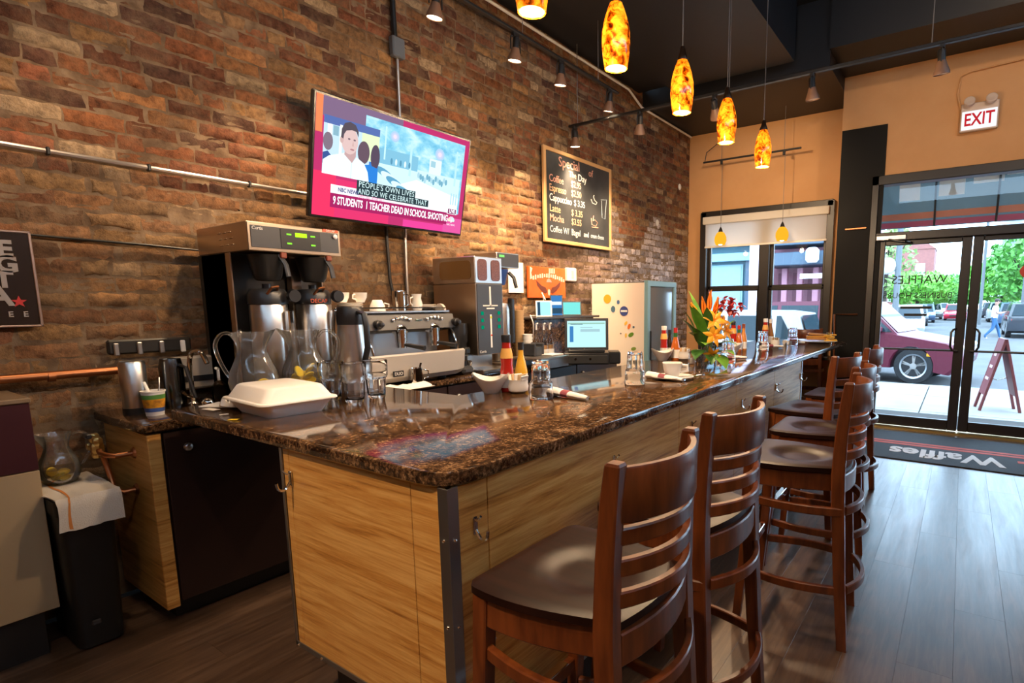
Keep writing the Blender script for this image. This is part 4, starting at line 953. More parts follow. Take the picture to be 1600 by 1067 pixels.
def ell(name, u, v, a, b, col, s=1.0, n=22, rot=0):
    k = sw_/sh_; return poly(name, [(u+a*math.cos(t)*math.cos(rot)-b/k*math.sin(t)*math.sin(rot), v-(a*k*math.cos(t)*math.sin(rot)+b*math.sin(t)*math.cos(rot))) for t in [2*PI*i/n for i in range(n)]], col, s)
rect('picture_band', 0, 0, .5, .16, (.22, .14, .24)); rect('picture_band', 0, .62, .12, 1, (.95, .04, .13)); rect('picture_band', .12, .66, .45, 1, (.75, .04, .16)); rect('picture_band', .0, .0, .035, .3, (.9, .25, .1))
rect('picture_band', .55, .93, .85, 1, (.8, .06, .32)); rect('picture_band', .85, .84, 1, 1, (.75, .1, .35))
rect('street_video', .27, .055, .965, .79, (.30, .68, .86)).data.materials[0] = video_mat()
rect('street_video', .36, .42, .95, .79, (.62, .86, .95)); poly('street_video', [(.42, .79), (.95, .79), (.95, .62), (.62, .52), (.5, .6)], (.85, .97, 1), 1.05)
rect('street_video', .36, .3, .62, .44, (.22, .52, .70)); rect('street_video', .56, .16, .575, .5, (.5, .8, .92)); rect('street_video', .90, .14, .915, .5, (.5, .8, .92)); rect('street_video', .39, .1, .40, .4, (.55, .85, .95))
for k in range(5): ell('car_shape', .40+.035*k, .52+.035*k, .06, .035, (.12, .36, .55) if k % 2 == 0 else (.7, .9, .97), rot=-.35)
for k in range(14): ell('crowd_shape', .63+.016*k, .47+.012*((k*5) % 4), .009, .03, (.18, .42, .55) if k % 3 else (.4, .65, .75))
for k in range(5): ell('people_shape', .44+.03*k, .40, .007, .03, (.75, .93, 1) if k % 2 else (.1, .3, .45))
rect('van_shape', .70, .28, .79, .43, (.75, .88, .92)); rect('van_shape', .71, .30, .745, .36, (.35, .6, .7))
for r_, c_ in ((1, (.42, .62, .84)), (.7, (.55, .62, .84)), (.4, (.8, .7, .86))): ell('light_glow', .45, .17, .03*r_, .05*r_, c_); ell('light_glow', .77, .22, .035*r_, .06*r_, c_)
for k in range(3): rect('figure', .885+.02*k, .58, .893+.02*k, .70, (.4, .68, .85))
# interview inset
rect('inset', .04, .15, .355, .635, (.55, .75, .88)); rect('inset', .04, .15, .355, .215, (.10, .16, .42)); rect('inset', .06, .215, .085, .33, (.95, 1, .95)); rect('inset', .09, .22, .12, .30, (.25, .45, .55)); rect('inset', .125, .2, .14, .5, (.9, .97, .85))
rect('inset', .25, .215, .355, .45, (.75, .9, .55)); rect('inset', .30, .45, .355, .635, (.05, .2, .62))
ell('bystander', .065, .36, .026, .075, (.22, .17, .22)); poly('bystander', [(.04, .55), (.04, .46), (.065, .44), (.10, .50), (.10, .55)], (.05, .10, .3))
ell('bystander', .265, .385, .035, .10, (.14, .09, .12)); ell('bystander', .335, .40, .028, .11, (.10, .07, .11)); poly('bystander', [(.25, .635), (.25, .5), (.3, .48), (.355, .5), (.355, .635)], (.03, .22, .68))
poly('speaker_shirt', [(.04, .635), (.042, .52), (.075, .475), (.135, .44), (.16, .42), (.20, .50), (.225, .44), (.27, .48), (.295, .55), (.305, .635)], (.78, .95, 1.0), 1.05)
poly('shirt_placket', [(.196, .635), (.199, .635), (.2, .5), (.197, .5)], (.55, .75, .85))
poly('speaker_neck', [(.155, .44), (.16, .36), (.22, .36), (.22, .44), (.2, .5)], (.55, .36, .36))
ell('speaker_face', .182, .315, .047, .115, (.72, .52, .50)); ell('speaker_ear', .137, .32, .01, .03, (.62, .42, .40))
poly('speaker_hair', [(.132, .30), (.134, .23), (.15, .175), (.18, .155), (.21, .17), (.228, .22), (.229, .27), (.215, .225), (.19, .22), (.16, .235), (.148, .27), (.145, .31)], (.10, .08, .10))
for u in (.177, .208): ell('speaker_eye', u, .30, .007, .008, (.2, .14, .16))
poly('speaker_nose', [(.195, .355), (.205, .355), (.2, .30)], (.60, .40, .38)); ell('speaker_mouth', .197, .385, .012, .008, (.45, .22, .24))
# captions and banner
rect('banner_strip', .09, .715, .60, .79, (.95, .9, .95)); rect('banner_strip', .60, .74, .85, .79, (.85, .95, 1))
rect('headline_strip', .09, .79, .87, .915, (.38, .02, .12))
rect('caption_box', .235, .635, .615, .705, (.03, .05, .06)); rect('caption_box', .235, .70, .715, .768, (.03, .05, .06))
rect('live_box', .865, .735, .945, .80, (.9, .95, 1)); rect('live_box', .872, .745, .938, .795, (.22, .03, .12))
WTX = emit_mat('tv_white', (.97, .97, 1), 1.1)
def tvtext(s, u, v, h, m, sx=1, al='LEFT', bold=0, sp=1):
    lay[0] += .0002; x, y = S(u, v)
    text('lettering', s, h*sh_, m, scr, TM @ Matrix.Translation((x, y, lay[0])) @ Matrix.Diagonal((sx, 1, 1, 1)), extrude=.00005, align=al, bold=bold, spacing=sp)
tvtext("PEOPLE'S OWN LIVES", .245, .67, .075, emit_mat('tv_pale', (.7, .95, .95), 1), .82, sp=1.1); tvtext('AND SO WE CELEBRATE THAT', .245, .735, .072, emit_mat('tv_pale', (0, 0, 0), 1), .74, sp=1.1)
tvtext('NBC NEWS', .13, .753, .05, emit_mat('tv_ink', (.08, .1, .25), 1), .8, bold=.001); tvtext('SPECIAL REPORT', .245, .782, .045, emit_mat('tv_pink', (.75, .2, .4), 1), .85)
tvtext('9 STUDENTS  1 TEACHER DEAD IN SCHOOL SHOOTING', .105, .853, .098, WTX, .545, bold=.0016)
tvtext('LIVE', .905, .77, .05, WTX, .9, 'CENTER', bold=.001)
for k in range(6):
    a = math.radians(-75+30*k); cols = [(.95, .8, .3), (.95, .5, .3), (.9, .3, .4), (.6, .4, .9), (.4, .6, 1), (.4, .9, .6)]
    ell('peacock_feather', .905+.017*math.sin(a), .872-.030*math.cos(a), .009, .020, tuple(.45+.55*c for c in cols[k]), rot=-a)
ell('peacock_body', .905, .875, .006, .016, (1, 1, 1)); tvtext('NBC NEWS', .905, .915, .026, WTX, .9, 'CENTER')
tvtext('P', .085, .753, .03, emit_mat('tv_ink', (0, 0, 0), 1)) if False else None
# ---- chalkboard
cbd = thing('chalkboard', 'chalkboard in a light wood frame listing coffee prices', 'chalkboard', (-3.355, 4.19, 2.01))
CW, CH = 1.19, .875
BW = mat('pine_frame', (.62, .36, .15), .5)
MB().box((.0, CW/2, CH/2), (.02, CW-.02, CH-.02)).obj('slate', mat('chalkboard_black', (.025, .028, .032), .6, col2=(.045, .048, .052), scale=4), cbd)
for c, d in (((.006, .018, CH/2), (.03, .036, CH)), ((.006, CW-.018, CH/2), (.03, .036, CH)), ((.006, CW/2, .018), (.03, CW-.072, .036)), ((.006, CW/2, CH-.018), (.03, CW-.072, .036))): MB().box(c, d, .004).obj('frame_rail', BW, cbd)
CHW = mat('chalk_white', (.85, .83, .78), .9); CHP = mat('chalk_pink', (.78, .40, .30), .9); CHO = mat('chalk_orange', (.80, .50, .28), .9); CHB = mat('chalk_blue', (.45, .55, .62), .9)
def chalk(s, u, v, h, m, al='LEFT', rot=0, sx=1): text('lettering', s, h, m, cbd, frame_of((.0106, .036+u*(CW-.072), CH-.036-v*(CH-.072)), (0, 1, 0), (0, 0, 1)) @ Matrix.Rotation(rot, 4, 'Z') @ Matrix.Diagonal((sx, 1, 1, 1)), extrude=.0004, align=al, bold=.0002)
chalk('Special', .18, .085, .13, CHP, rot=.03); chalk('of', .64, .10, .10, CHP); chalk('The', .33, .19, .08, CHO); chalk('Day', .47, .20, .095, CHW)
for (a, b, v, m1, m2) in (('Coffee', '$2.95', .30, CHP, CHP), ('Espresso', '$2.50', .41, CHO, CHO), ('Cappuccino', '$ 3.35', .52, CHW, CHB), ('Latte', '$ 3.35', .645, CHO, CHO), ('Mocha', '$3.55', .755, CHP, CHO)):
    chalk(a, .045, v, .095, m1, sx=.80 if len(a) > 7 else .9); chalk(b, .36 if len(a) < 9 else .40, v, .088, m2, sx=.9)
chalk('Coffee W/', .045, .885, .085, CHB, sx=.85); chalk('Bagel', .36, .885, .088, CHW, sx=.85); chalk('and', .555, .885, .075, CHW, sx=.85); chalk('cream cheese', .67, .885, .065, CHB, sx=.72)
def doodle(pts, m, r=.004): MB().tube([(.011, .036+u*(CW-.072), CH-.036-v*(CH-.072)) for u, v in pts], r, 5).obj('chalk_drawing', m, cbd)
doodle([(.68, .42), (.70, .46), (.76, .47), (.78, .44), (.74, .42), (.72, .38), (.73, .36)], CHW); doodle([(.86, .40), (.87, .62), (.92, .63), (.95, .38)], CHB, .003); doodle([(.85, .39), (.96, .37)], CHB, .003)
doodle([(.68, .66), (.69, .74), (.76, .75), (.79, .70), (.74, .67), (.71, .69), (.72, .62)], CHP); doodle([(.69, .77), (.80, .765)], CHP)
# ---- black tin sign at the left edge
ts = thing('tin_sign', 'black tin sign with raised grey letters and red star at the left edge', 'sign', (-3.372, .30, 1.337))
MB().box((.008, .193, .203), (.012, .386, .406), .004).obj('plate', mat('tin_black', (.012, .010, .012), .22, coat=.5), ts)
RIM = mat('tin_rim', (.5, .4, .38), .3, .8)
for c, d in (((.015, .381, .203), (.008, .01, .406)), ((.015, .193, .401), (.008, .386, .008)), ((.015, .193, .005), (.008, .386, .008)), ((.015, .005, .203), (.008, .01, .406))): MB().box(c, d, .002).obj('rim', RIM, ts)
LG = mat('letter_grey', (.34, .30, .28), .35)
def sg(s, y, z, h, m=LG, bold=.004, sx=1): text('letter', s, h, m, ts, frame_of((.015, y, z), (0, 1, 0), (0, 0, 1)) @ Matrix.Diagonal((sx, 1, 1, 1)), extrude=.002, bold=bold)
sg('E', .30, .325, .092); sg('G', .30, .262, .092); sg('T', .285, .198, .092); sg('A', .265, .128, .11)
for k, y in enumerate((.10, .145, .19, .245, .29, .335)): sg('COFFEE'[k], y, .055, .032, bold=.0008)
star = []
for k in range(10): a = PI/2+k*PI/5; r = .026 if k % 2 == 0 else .0105; star.append((r*math.cos(a), r*math.sin(a)))
MB().prism(star, .003, frame_of((.015, .32, .108), (0, 1, 0), (0, 0, 1))).obj('star', mat('star_red', (.55, .03, .03), .4), ts)
# ---- orange poster, paper notice, thermostat
po = thing('canvas_print', 'orange canvas print with dark spread wings above the tablets', 'print', (-3.375, 3.955, 1.482))
MB().box((.012, .283, .145), (.025, .566, .29), .003).obj('canvas', mat('print_orange_ground', (.72, .105, .012), .6, col2=(.76, .15, .02), scale=6), po)
CR = mat('print_cream', (.85, .68, .55), .6); DKR = mat('print_maroon', (.16, .035, .02), .6)
def flat(pts, m, nm, par, x=.0252): MB().prism(pts, .001, frame_of((x, 0, 0), (0, 1, 0), (0, 0, 1))).obj(nm, m, par)
for k in range(15):
    u = -1+2*k/14; y = .30+.235*u; z = .185+.028*(1-u*u)-.012*(u > 0)*u; h = .036+.008*math.sin(k*2.1)
    flat([(y-.011, z-h/2), (y+.010, z-h/2), (y+.011, z+h/2), (y-.008, z+h/2)], CR, 'letter_block', po)
for y in (.30, .325, .35, .375): flat([(y, .235), (y+.016, .235), (y+.014, .28), (y, .285)], CR, 'letter_block', po)
flat([(.02, .17), (.05, .18), (.035, .23), (.055, .27), (.02, .285)], CR, 'edge_flourish', po)
for s in (-1, 1):
    c = .295; flat([(c+s*.02, .055), (c+s*.05, .10), (c+s*.11, .115), (c+s*.19, .165), (c+s*.175, .115), (c+s*.12, .07), (c+s*.06, .04)][::s], DKR, 'wing', po)
flat([(.28, .035), (.295, .02), (.31, .035), (.312, .07), (.295, .085), (.278, .07)], CR, 'body_emblem', po, .0264); flat([(.26, .15), (.27, .175), (.30, .185), (.33, .17), (.34, .15)], mat('print_pink', (.8, .35, .3), .6), 'emblem', po)
pn_ = MB().box((0, 0, 0), (.006, .20, .27)).obj('paper_notice', PAPER); pn_.location = (-3.37, 3.80, 1.66); tag(pn_, 'white paper notice on the brick behind the brewers', 'notice')
for q in range(3): pass
th = thing('thermostat', 'small white thermostat box beside the orange print', 'thermostat', (-3.37, 4.64, 1.72))
MB().box((0, 0, 0), (.04, .16, .135), .008).obj('body', WPLASTIC, th); MB().box((.021, .005, .0), (.003, .035, .075)).obj('display', mat('lcd_grey', (.45, .47, .5), .4), th)
# ---- conduits and pipes
GALV = mat('galvanised', (.52, .48, .46), .35, .9)
cd1 = thing('wall_conduit', 'thin grey conduit running along the brick to the television', 'conduit', (-3.37, 0, 2.094))
MB().tube([(0, -.35, 0), (0, 1.93, 0)], .011, 8).obj('tube', GALV, cd1)
for y in (.78, 1.14, 1.6): MB().box((.0, y, 0), (.03, .014, .034), .004).obj('clip', BLACK, cd1)
cd2 = thing('drop_conduit', 'vertical conduit with junction box above and below the television', 'conduit', (-3.37, 2.62, 0))
MB().tube([(0, .0, 3.86), (0, .01, 3.22)], .018, 8).obj('tube', BLACK, cd2); MB().tube([(.0, .02, 3.12), (0, .0, 1.42)], .011, 8).obj('tube', GALV, cd2)
MB().box((.012, .015, 3.165), (.05, .10, .13), .008).obj('junction_box', mat('box_blue_grey', (.12, .14, .17), .4), cd2)
ck = MB().tube([(-3.37, 2.47, 1.98), (-3.37, 2.48, 1.6), (-3.36, 2.50, 1.45)], .011, 8).obj('power_cable', BLACK); tag(ck, 'black cable hanging below the television', 'cable')
c3 = MB().tube([(-3.36, -1, 3.845), (-3.36, 5.8, 3.845), (-3.36, 5.95, 3.79), (-3.36, 6.1, 3.735), (-3.36, 7.55, 3.735)], .013, 8).obj('ceiling_conduit', mat('white_conduit', (.92, .93, .95), .3)); tag(c3, 'bright conduit along the top edge of the brick wall', 'conduit')
c4 = MB().tube([(-3.375, .60, 1.735), (-3.374, .8, 1.728), (-3.374, 1.1, 1.722), (-3.374, 1.34, 1.712)], [.004, .006, .007, .005], 6).obj('wall_crack', BLACK); tag(c4, 'dark tube laid over the crack in the brick left of the brewer', 'cable')  # thin dark tube added in place of a crack in the brickwork
c5 = thing('copper_pipe', 'copper water pipe along the brick below the tin sign', 'pipe', (-3.33, 0, 1.123)); MB().tube([(0, -.4, 0), (0, .93, 0)], .019, 12).obj('tube', COPPER, c5)
MB().lathe([(.024, -.012), (.024, .012)], 12, M=frame_of((0, .68, -.004), (1, 0, 0), (0, 0, 1))).obj('clip', COPPER, c5)
for px, py, lb in ((1027, 348, 'white oval wall sensor low on the far brick'), (1062, 292, 'small white wall fitting high near the far corner')):
    q = at_x(px, py, -3.38); o = MB().sphere((0, 0, 0), .035, 12, 8, (.5, 1, 1.2)).obj('wall_sensor', WPLASTIC); o.location = q; tag(o, lb, 'sensor')
# ---- brass wall frame on the black pier
rf = thing('pier_rail', 'thin copper rail bracket on the black pier', 'rail', (-1.2, YD-.05, 0))
a = at_y(1304, 600, YD-.05); b = at_y(1304, 491, YD-.05); c = at_y(1340, 488, YD-.05)
MB().tube([(a.x+1.2, 0, .02), (b.x+1.2, 0, b.z), (c.x+1.2, 0, b.z)], .012, 8).obj('tube', COPPER, rf)
e0 = at_y(1328, 358, YD-.04); rg = MB().box((.06, 0, 0), (.22, .03, .02), .004).obj('pier_ledge', COPPER); rg.location = e0; tag(rg, 'short copper ledge high on the black pier', 'ledge')
# ---- exit sign
es = thing('exit_sign', 'white emergency exit sign with two lamp heads and red letters', 'exit sign', (0, 6.99, 3.25))
MB().box((0, -.02, .0), (.315, .05, .27), .008).obj('housing', mat('exit_beige', (.62, .50, .42), .5), es)
MB().box((0, -.047, -.03), (.29, .006, .175)).obj('face', emit_mat('exit_white', (.95, .95, 1), .9), es)
text('lettering', 'EXIT', .15, emit_mat('exit_red', (.65, .02, .03), .7), es, frame_of((0, -.0512, -.03), (1, 0, 0), (0, 0, 1)) @ Matrix.Diagonal((.82, 1.1, 1, 1)), extrude=.001, bold=.003)
for s in (-1, 1):
    h = MB().lathe([(.02, 0), (.045, .02), (.048, .05), (.04, .055), (.001, .05)], 18, M=frame_of((s*.09, -.045, .13), (1, 0, 0), (0, .35, 1))).obj('lamp_head', mat('exit_beige', (0, 0, 0)), es)
MB().tube([(-.16, 0, .1), (-.2, 0, .25), (-.18, 0, .42), (-.1, 0, .45), (.9, 0, .5)], .008, 6).obj('cord', TAN, es)
# ================================================================== things on the bar top
ZT = 1.0
def bt(px, py): p = at_z(px, py, ZT); return (p.x, p.y, ZT)
p1 = pitcher((-2.56, 1.20, ZT), -2.5, 'front clear lemon water pitcher with large handle behind the takeaway box', 1.0, .26, 5)
p2 = pitcher((-2.57, 1.43, ZT), .9, 'rear clear lemon water pitcher beside the thermal carafe', 1.0, .32, 9)
ap = thing('thermal_carafe', 'tall steel thermal carafe with black lid and lever', 'carafe', (-2.50, 1.585, ZT), -.45)
MB().lathe([(.082, 0), (.084, .01), (.082, .06), (.074, .2), (.060, .325), (.060, .33)], 36).obj('body', STEEL, ap)
MB().lathe([(.062, .328), (.064, .35), (.064, .395), (.056, .415), (.001, .417)], 32).obj('lid', BLACKP, ap)
MB().tube([(0, -.05, .405), (0, -.07, .39), (0, -.076, .35), (0, -.082, .27), (0, -.084, .23)], [.012, .016, .018, .018, .006], 10, flat=(1.1, .45)).obj('lever', DSTEEL, ap)
MB().sphere((0, -.062, .395), .016, 12, 8).obj('hinge', CHROME, ap)
MB().tube([(.05, .03, .39), (.10, .05, .38), (.116, .055, .32), (.11, .055, .22), (.078, .04, .14)], .013, 10, flat=(1.2, .7)).obj('handle', BLACKP, ap)
# ---- takeaway clamshell
cs = thing('takeaway_box', 'white foam takeaway clamshell box on the bar end', 'box', (-2.275, 1.125, ZT), -.05)
Lx, Ly = .30, .225
def tr_(w0, d0, w1, d1, z0, z1, r=.03): return [[(x, y, z0) for x, y in rrect(w0, d0, r, 5)], [(x, y, z1) for x, y in rrect(w1, d1, r, 5)]]
R_ = tr_(Lx-.02, Ly-.02, Lx+.04, Ly+.045, 0, .052)+[[(x, y, .054) for x, y in rrect(Lx+.07, Ly+.075, .035, 5)], [(x, y, .058) for x, y in rrect(Lx+.07, Ly+.075, .035, 5)]]
MB().loft(R_).obj('tray', FOAM, cs)
R_ = [[(x, y, .0585) for x, y in rrect(Lx+.07, Ly+.075, .035, 5)], [(x, y, .062) for x, y in rrect(Lx+.066, Ly+.07, .035, 5)], [(x, y, .063) for x, y in rrect(Lx+.04, Ly+.045, .035, 5)], [(x, y, .108) for x, y in rrect(Lx-.0, Ly-.01, .035, 5)], [(x, y, .113) for x, y in rrect(Lx-.02, Ly-.03, .03, 5)]]
MB().loft(R_).obj('lid', FOAM, cs)
# ---- papers and wrapped straw behind the box
pm = bpy.data.objects.new('serving_mat', MB().box((0, 0, .004), (.30, .34, .006), .002).mesh('serving_mat', mat('slate_mat', (.02, .02, .022), .5), None)); COL.objects.link(pm); pm.location = (-2.545, 1.25, ZT); tag(pm, 'black serving mat under the pitchers', 'mat')
p1.location.z = p2.location.z = ZT+.0085; p1.location.x, p1.location.y = -2.585, 1.175; p2.location = (-2.555, 1.385, ZT+.0085)
ap.location = (-2.50, 1.60, ZT)
nk = MB().box((0, 0, .003), (.15, .11, .005), .001).obj('folded_napkin', PAPER); nk.location = (-2.60, 1.055, ZT+.001); nk.rotation_euler = (0, 0, .5); tag(nk, 'folded white paper napkin left of the takeaway box', 'napkin')
nk2 = crumple(.10, .07, .05, 9).obj('crumpled_napkin', PAPER); nk2.location = (-2.52, 1.06, ZT+.007); nk2.rotation_euler = (0, 0, .2); tag(nk2, 'crumpled white napkin against the takeaway box', 'napkin')
ws = thing('wrapped_wipe', 'rolled paper wrapper with blue band behind the takeaway box', 'wrapper', (-2.43, 1.315, ZT+.02), .55)
MB().cyl((-.10, 0, 0), (.06, 0, .01), .018, n=14).obj('roll', PAPER, ws); MB().cyl((.015, 0, .008), (.04, 0, .009), .0188, n=14).obj('band', mat('wrap_blue', (.08, .12, .35), .6), ws); MB().cyl((.06, 0, .01), (.10, 0, .014), .018, .012, n=14).obj('twist', PAPER, ws)
for px, py, w, h in ((330, 640, .08, .03), (350, 648, .03, .02), (365, 656, .035, .02)):
    q = bt(px, py); o = MB().box((0, 0, .001), (w, h, .0015)).obj('paper_scrap', PAPER if px != 365 else mat('yellow_scrap', (.8, .55, .03), .6)); o.location = (q[0], q[1], ZT+.0005); o.rotation_euler = (0, 0, px)
    tag(o, {330: 'long white paper scrap on the granite bar end', 350: 'small white paper scrap on the granite bar end', 365: 'yellow paper scrap at the foot of the takeaway box'}[px], 'scrap')
# ---- tumblers
def tumbler_proto():
    t = thing('tumbler', '', 'glass', (0, 0, 0), 0, 'clear fluted tumblers on the bar'); h = .172
    out = [(.034, 0), (.038, .006), (.0405, .03), (.043, .085), (.0445, .092), (.050, .097), (.0515, .105), (.053, .14), (.0545, h)]
    fl = [0, .012, .022, .022, .01, 0, 0, 0, 0]
    def fn(p, a, k): q = 1+fl[k]*math.cos(10*a); return (p[0]*q, p[1]*q, p[2])
    ins = [(.0525, h), (.0512, .14), (.0498, .105), (.043, .092), (.039, .05), (.036, .02), (.03, .014)]
    b = MB(); b.weld = .0002; no = len(out)+1
    b.open_lathe([(.0001, 0)]+out+[(.0535, h+.0012)]+ins+[(.0001, .014)], 60, fn=lambda p, a, k: fn(p, a, k-1) if 1 <= k <= len(out) else p)
    b.obj('glass_body', TUMB, t, 40); return t
tp_ = tumbler_proto(); tp_.location = bt(520, 624); tp_['label'] = 'upright clear tumbler nearest the takeaway box'
dup(tp_, bt(555, 628), .3, 'upright clear tumbler in the middle of the three'); dup(tp_, bt(589, 621), .6, 'upright clear tumbler nearest the espresso machine')
for (px, py, s) in ((846, 627, 'upside down tumbler nearest the camera'), (992, 604, 'upside down tumbler before the till monitor'), (1137, 571, 'upside down tumbler beside the flower vase'), (1191, 552, 'upside down tumbler fourth along the bar'), (1238, 543, 'upside down tumbler farthest along the bar')):
    q = bt(px, py-4); dup(tp_, (q[0], q[1], ZT+.1735), 0, s, rot=(PI, 0, px))
# ---- rolled napkins with cutlery
BANDM = mat('napkin_band', (.30, .07, .09), .6)
def roll_proto():
    t = thing('napkin_roll', '', 'napkin', (0, 0, 0), 0, 'napkin rolls along the bar')
    MB().tube([(-.11, 0, .02), (-.07, 0, .021), (-.03, 0, .019), (.02, 0, .017), (.08, 0, .014), (.12, 0, .012)], [.028, .024, .02, .018, .015, .012], 12, flat=(1.15, .8)).obj('napkin', PAPER, t)
    MB().tube([(-.03, 0, .0195), (.01, 0, .0175)], [.0208, .0192], 12, flat=(1.17, .83)).obj('paper_band', BANDM, t)
    MB().tube([(.1, .004, .013), (.13, .004, .012)], .005, 6).obj('cutlery', CHROME, t); return t
rp_ = None
for i, (ax, ay, bx_, by_, lb) in enumerate(((862, 618, 915, 626, 'napkin roll nearest the camera beside an upturned tumbler'), (1010, 591, 1068, 597, 'napkin roll in front of the cup and saucer'), (1112, 562, 1172, 561, 'napkin roll beside the flower vase'), (1180, 544, 1230, 543, 'napkin roll fourth along the bar'), (1216, 538, 1264, 537, 'napkin roll farthest along the bar'))):
    A, B = Vector(bt(ax, ay)), Vector(bt(bx_, by_)); m = (A+B)/2; an = math.atan2((B-A).y, (B-A).x)
    if i == 0: rp_ = roll_proto(); rp_.location = m; rp_.rotation_euler = (0, 0, an); rp_['label'] = lb
    else: dup(rp_, m, an, lb)
# ---- condiment sets
KET = mat('ketchup', (.42, .018, .012), .12, coat=.6); MUS = mat('mustard', (.75, .42, .04), .25); HOT = mat('hot_sauce', (.55, .13, .02), .15, coat=.5); TANL = mat('label_tan', (.80, .42, .10), .6)
def ketchup(loc, lb, s=1, cap=BLACKP):
    t = thing('ketchup_bottle', lb, 'bottle', loc, 0, 'ketchup bottles on the bar')
    MB().lathe([(r*s, z*s) for r, z in ((.028, 0), (.031, .006), (.031, .10), (.027, .13), (.030, .155), (.026, .185), (.021, .21), (.0205, .235))], 24).obj('body', KET, t)
    MB().open_lathe([(r*s, z*s) for r, z in ((.0308, .158), (.0268, .186), (.0232, .205))], 24).obj('neck_label', TANL, t); MB().open_lathe([(.0316*s, .02*s), (.0316*s, .085*s)], 24).obj('label', PAPER, t)
    MB().lathe([(.022*s, .233*s), (.023*s, .262*s), (.021*s, .268*s), (.001, .268*s)], 24).obj('cap', cap, t); return t
def sauce(loc, lb, m, s=1, cap=BLACKP, nk=None):
    t = thing('sauce_bottle', lb, 'bottle', loc, 0, 'sauce bottles on the bar')
    MB().lathe([(r*s, z*s) for r, z in ((.028, 0), (.030, .006), (.030, .08), (.022, .12), (.013, .155), (.012, .185))], 22).obj('body', m, t)
    MB().open_lathe([(.0306*s, .015*s), (.0306*s, .07*s)], 22).obj('label', PAPER, t)
    MB().lathe([(.0135*s, .18*s), (.0135*s, .215*s), (.001, .216*s)], 16).obj('cap', cap, t)
    if nk: MB().open_lathe([(.0135*s, .15*s), (.0142*s, .182*s)], 16).obj('neck_foil', nk, t)
    return t
def saddle_bowl(loc, lb, s=1, rz=0):
    t = thing('creamer_bowl', lb, 'bowl', loc, rz, 'white curved bowls on the bar')
    pr = [(.036, 0), (.04, .006), (.062, .04), (.082, .075), (.086, .088)]
    def fn(p, a, k): e = (k/4)**2; return (p[0]*s*(1+.06*e*abs(math.cos(a))), p[1]*s, (p[2]+.016*e*math.cos(2*a)-.008*e)*s)
    b = MB().open_lathe(pr, 32, fn=fn); b.open_lathe([(r-.004, z+.003) for r, z in reversed(pr)], 32, fn=lambda p, a, k: fn(p, a, 4-k)); b.lathe([(.0001, .0), (.036*s, 0), (.036*s, .006*s), (.0001, .006*s)], 32)
    b.obj('bowl', WHITE, t, 50); return t
def sugar(loc, lb, s=1, rz=0, lid=False):
    t = thing('sugar_pot', lb, 'bowl', loc, rz, 'sugar pots on the bar')
    MB().lathe([(r*s, z*s) for r, z in ((.03, 0), (.044, .01), (.048, .03), (.042, .052), (.045, .062), (.042, .062), (.038, .052), (.043, .03), (.001, .02))], 26).obj('pot', WHITE, t)
    for q in range(5): MB().box(((-.02+.01*q)*s, .003*(q % 2), .062*s), (.006*s, .05*s, .05*s), .001, Matrix.Rotation(.12*(q-2), 4, 'Y')).obj('packet', mat('sugar_packet', (.62, .42, .22), .7) if q % 2 else PAPER, t)
    return t
ketchup(bt(793, 611), 'red ketchup bottle with black cap on the near bar', 1.03); sauce(bt(815, 606), 'mustard bottle with black cap beside the near ketchup', MUS, 1.08)
saddle_bowl(bt(768, 613), 'white curved bowl beside the near ketchup bottle', 1.0, .7); sugar(bt(810, 613), 'white sugar pot with packets beside the near mustard', 1.05)
ketchup(bt(1037, 559), 'red ketchup bottle with white cap before the fridge', .93, WPLASTIC); sauce(bt(1046, 556), 'dark sauce bottle behind the hot sauce before the fridge', mat('soy', (.04, .02, .01), .15), .98); sauce(bt(1055, 562), 'hot sauce bottle with red cap and green neck before the fridge', HOT, 1.12, mat('cap_red', (.5, .02, .02), .4), mat('foil_green', (.03, .15, .04), .4))
saddle_bowl(bt(1035, 563), 'white curved bowl in front of the fridge', .95, .7); sugar(bt(1068, 562), 'white sugar pot in front of the fridge', 1.05)
def shaker(loc, lb, m):
    t = thing('shaker', lb, 'shaker', loc, 0, 'glass salt and pepper shakers'); MB().lathe([(.024, 0), (.026, .01), (.022, .06), (.023, .075)], 10).obj('glass_body', GLASS, t); MB().lathe([(.02, .006), (.018, .045), (.001, .045)], 10).obj('contents', m, t)
    MB().lathe([(.0235, .074), (.0235, .085), (.012, .096), (.001, .097)], 18).obj('cap', CHROME, t)
shaker(bt(1081, 569), 'glass salt shaker in front of the vase', WPLASTIC); shaker(bt(1092, 566), 'glass pepper shaker beside the salt shaker', mat('pepper', (.05, .04, .035), .8))
ketchup(bt(1145, 548), 'dark red ketchup bottle right of the flowers', .98); sauce(bt(1154, 548), 'hot sauce bottle with green neck right of the flowers', HOT, 1.05, mat('cap_red', (0, 0, 0)), mat('foil_green', (0, 0, 0))); sauce(bt(1161, 547), 'orange sauce bottle beyond the flowers', mat('chili_orange', (.65, .25, .05), .2), 1.1, mat('cap_brown', (.25, .06, .03), .4))
saddle_bowl(bt(1146, 551), 'white bowl beside the bottles right of the flowers', .8); 
ketchup(bt(1195, 540), 'bright red ketchup bottle before the window', 1.0, WPLASTIC); sauce(bt(1203, 538), 'amber sauce bottle before the window', mat('amber_sauce', (.35, .14, .03), .2), 1.2, WPLASTIC); sugar(bt(1211, 540), 'white sugar pot before the window', .95)
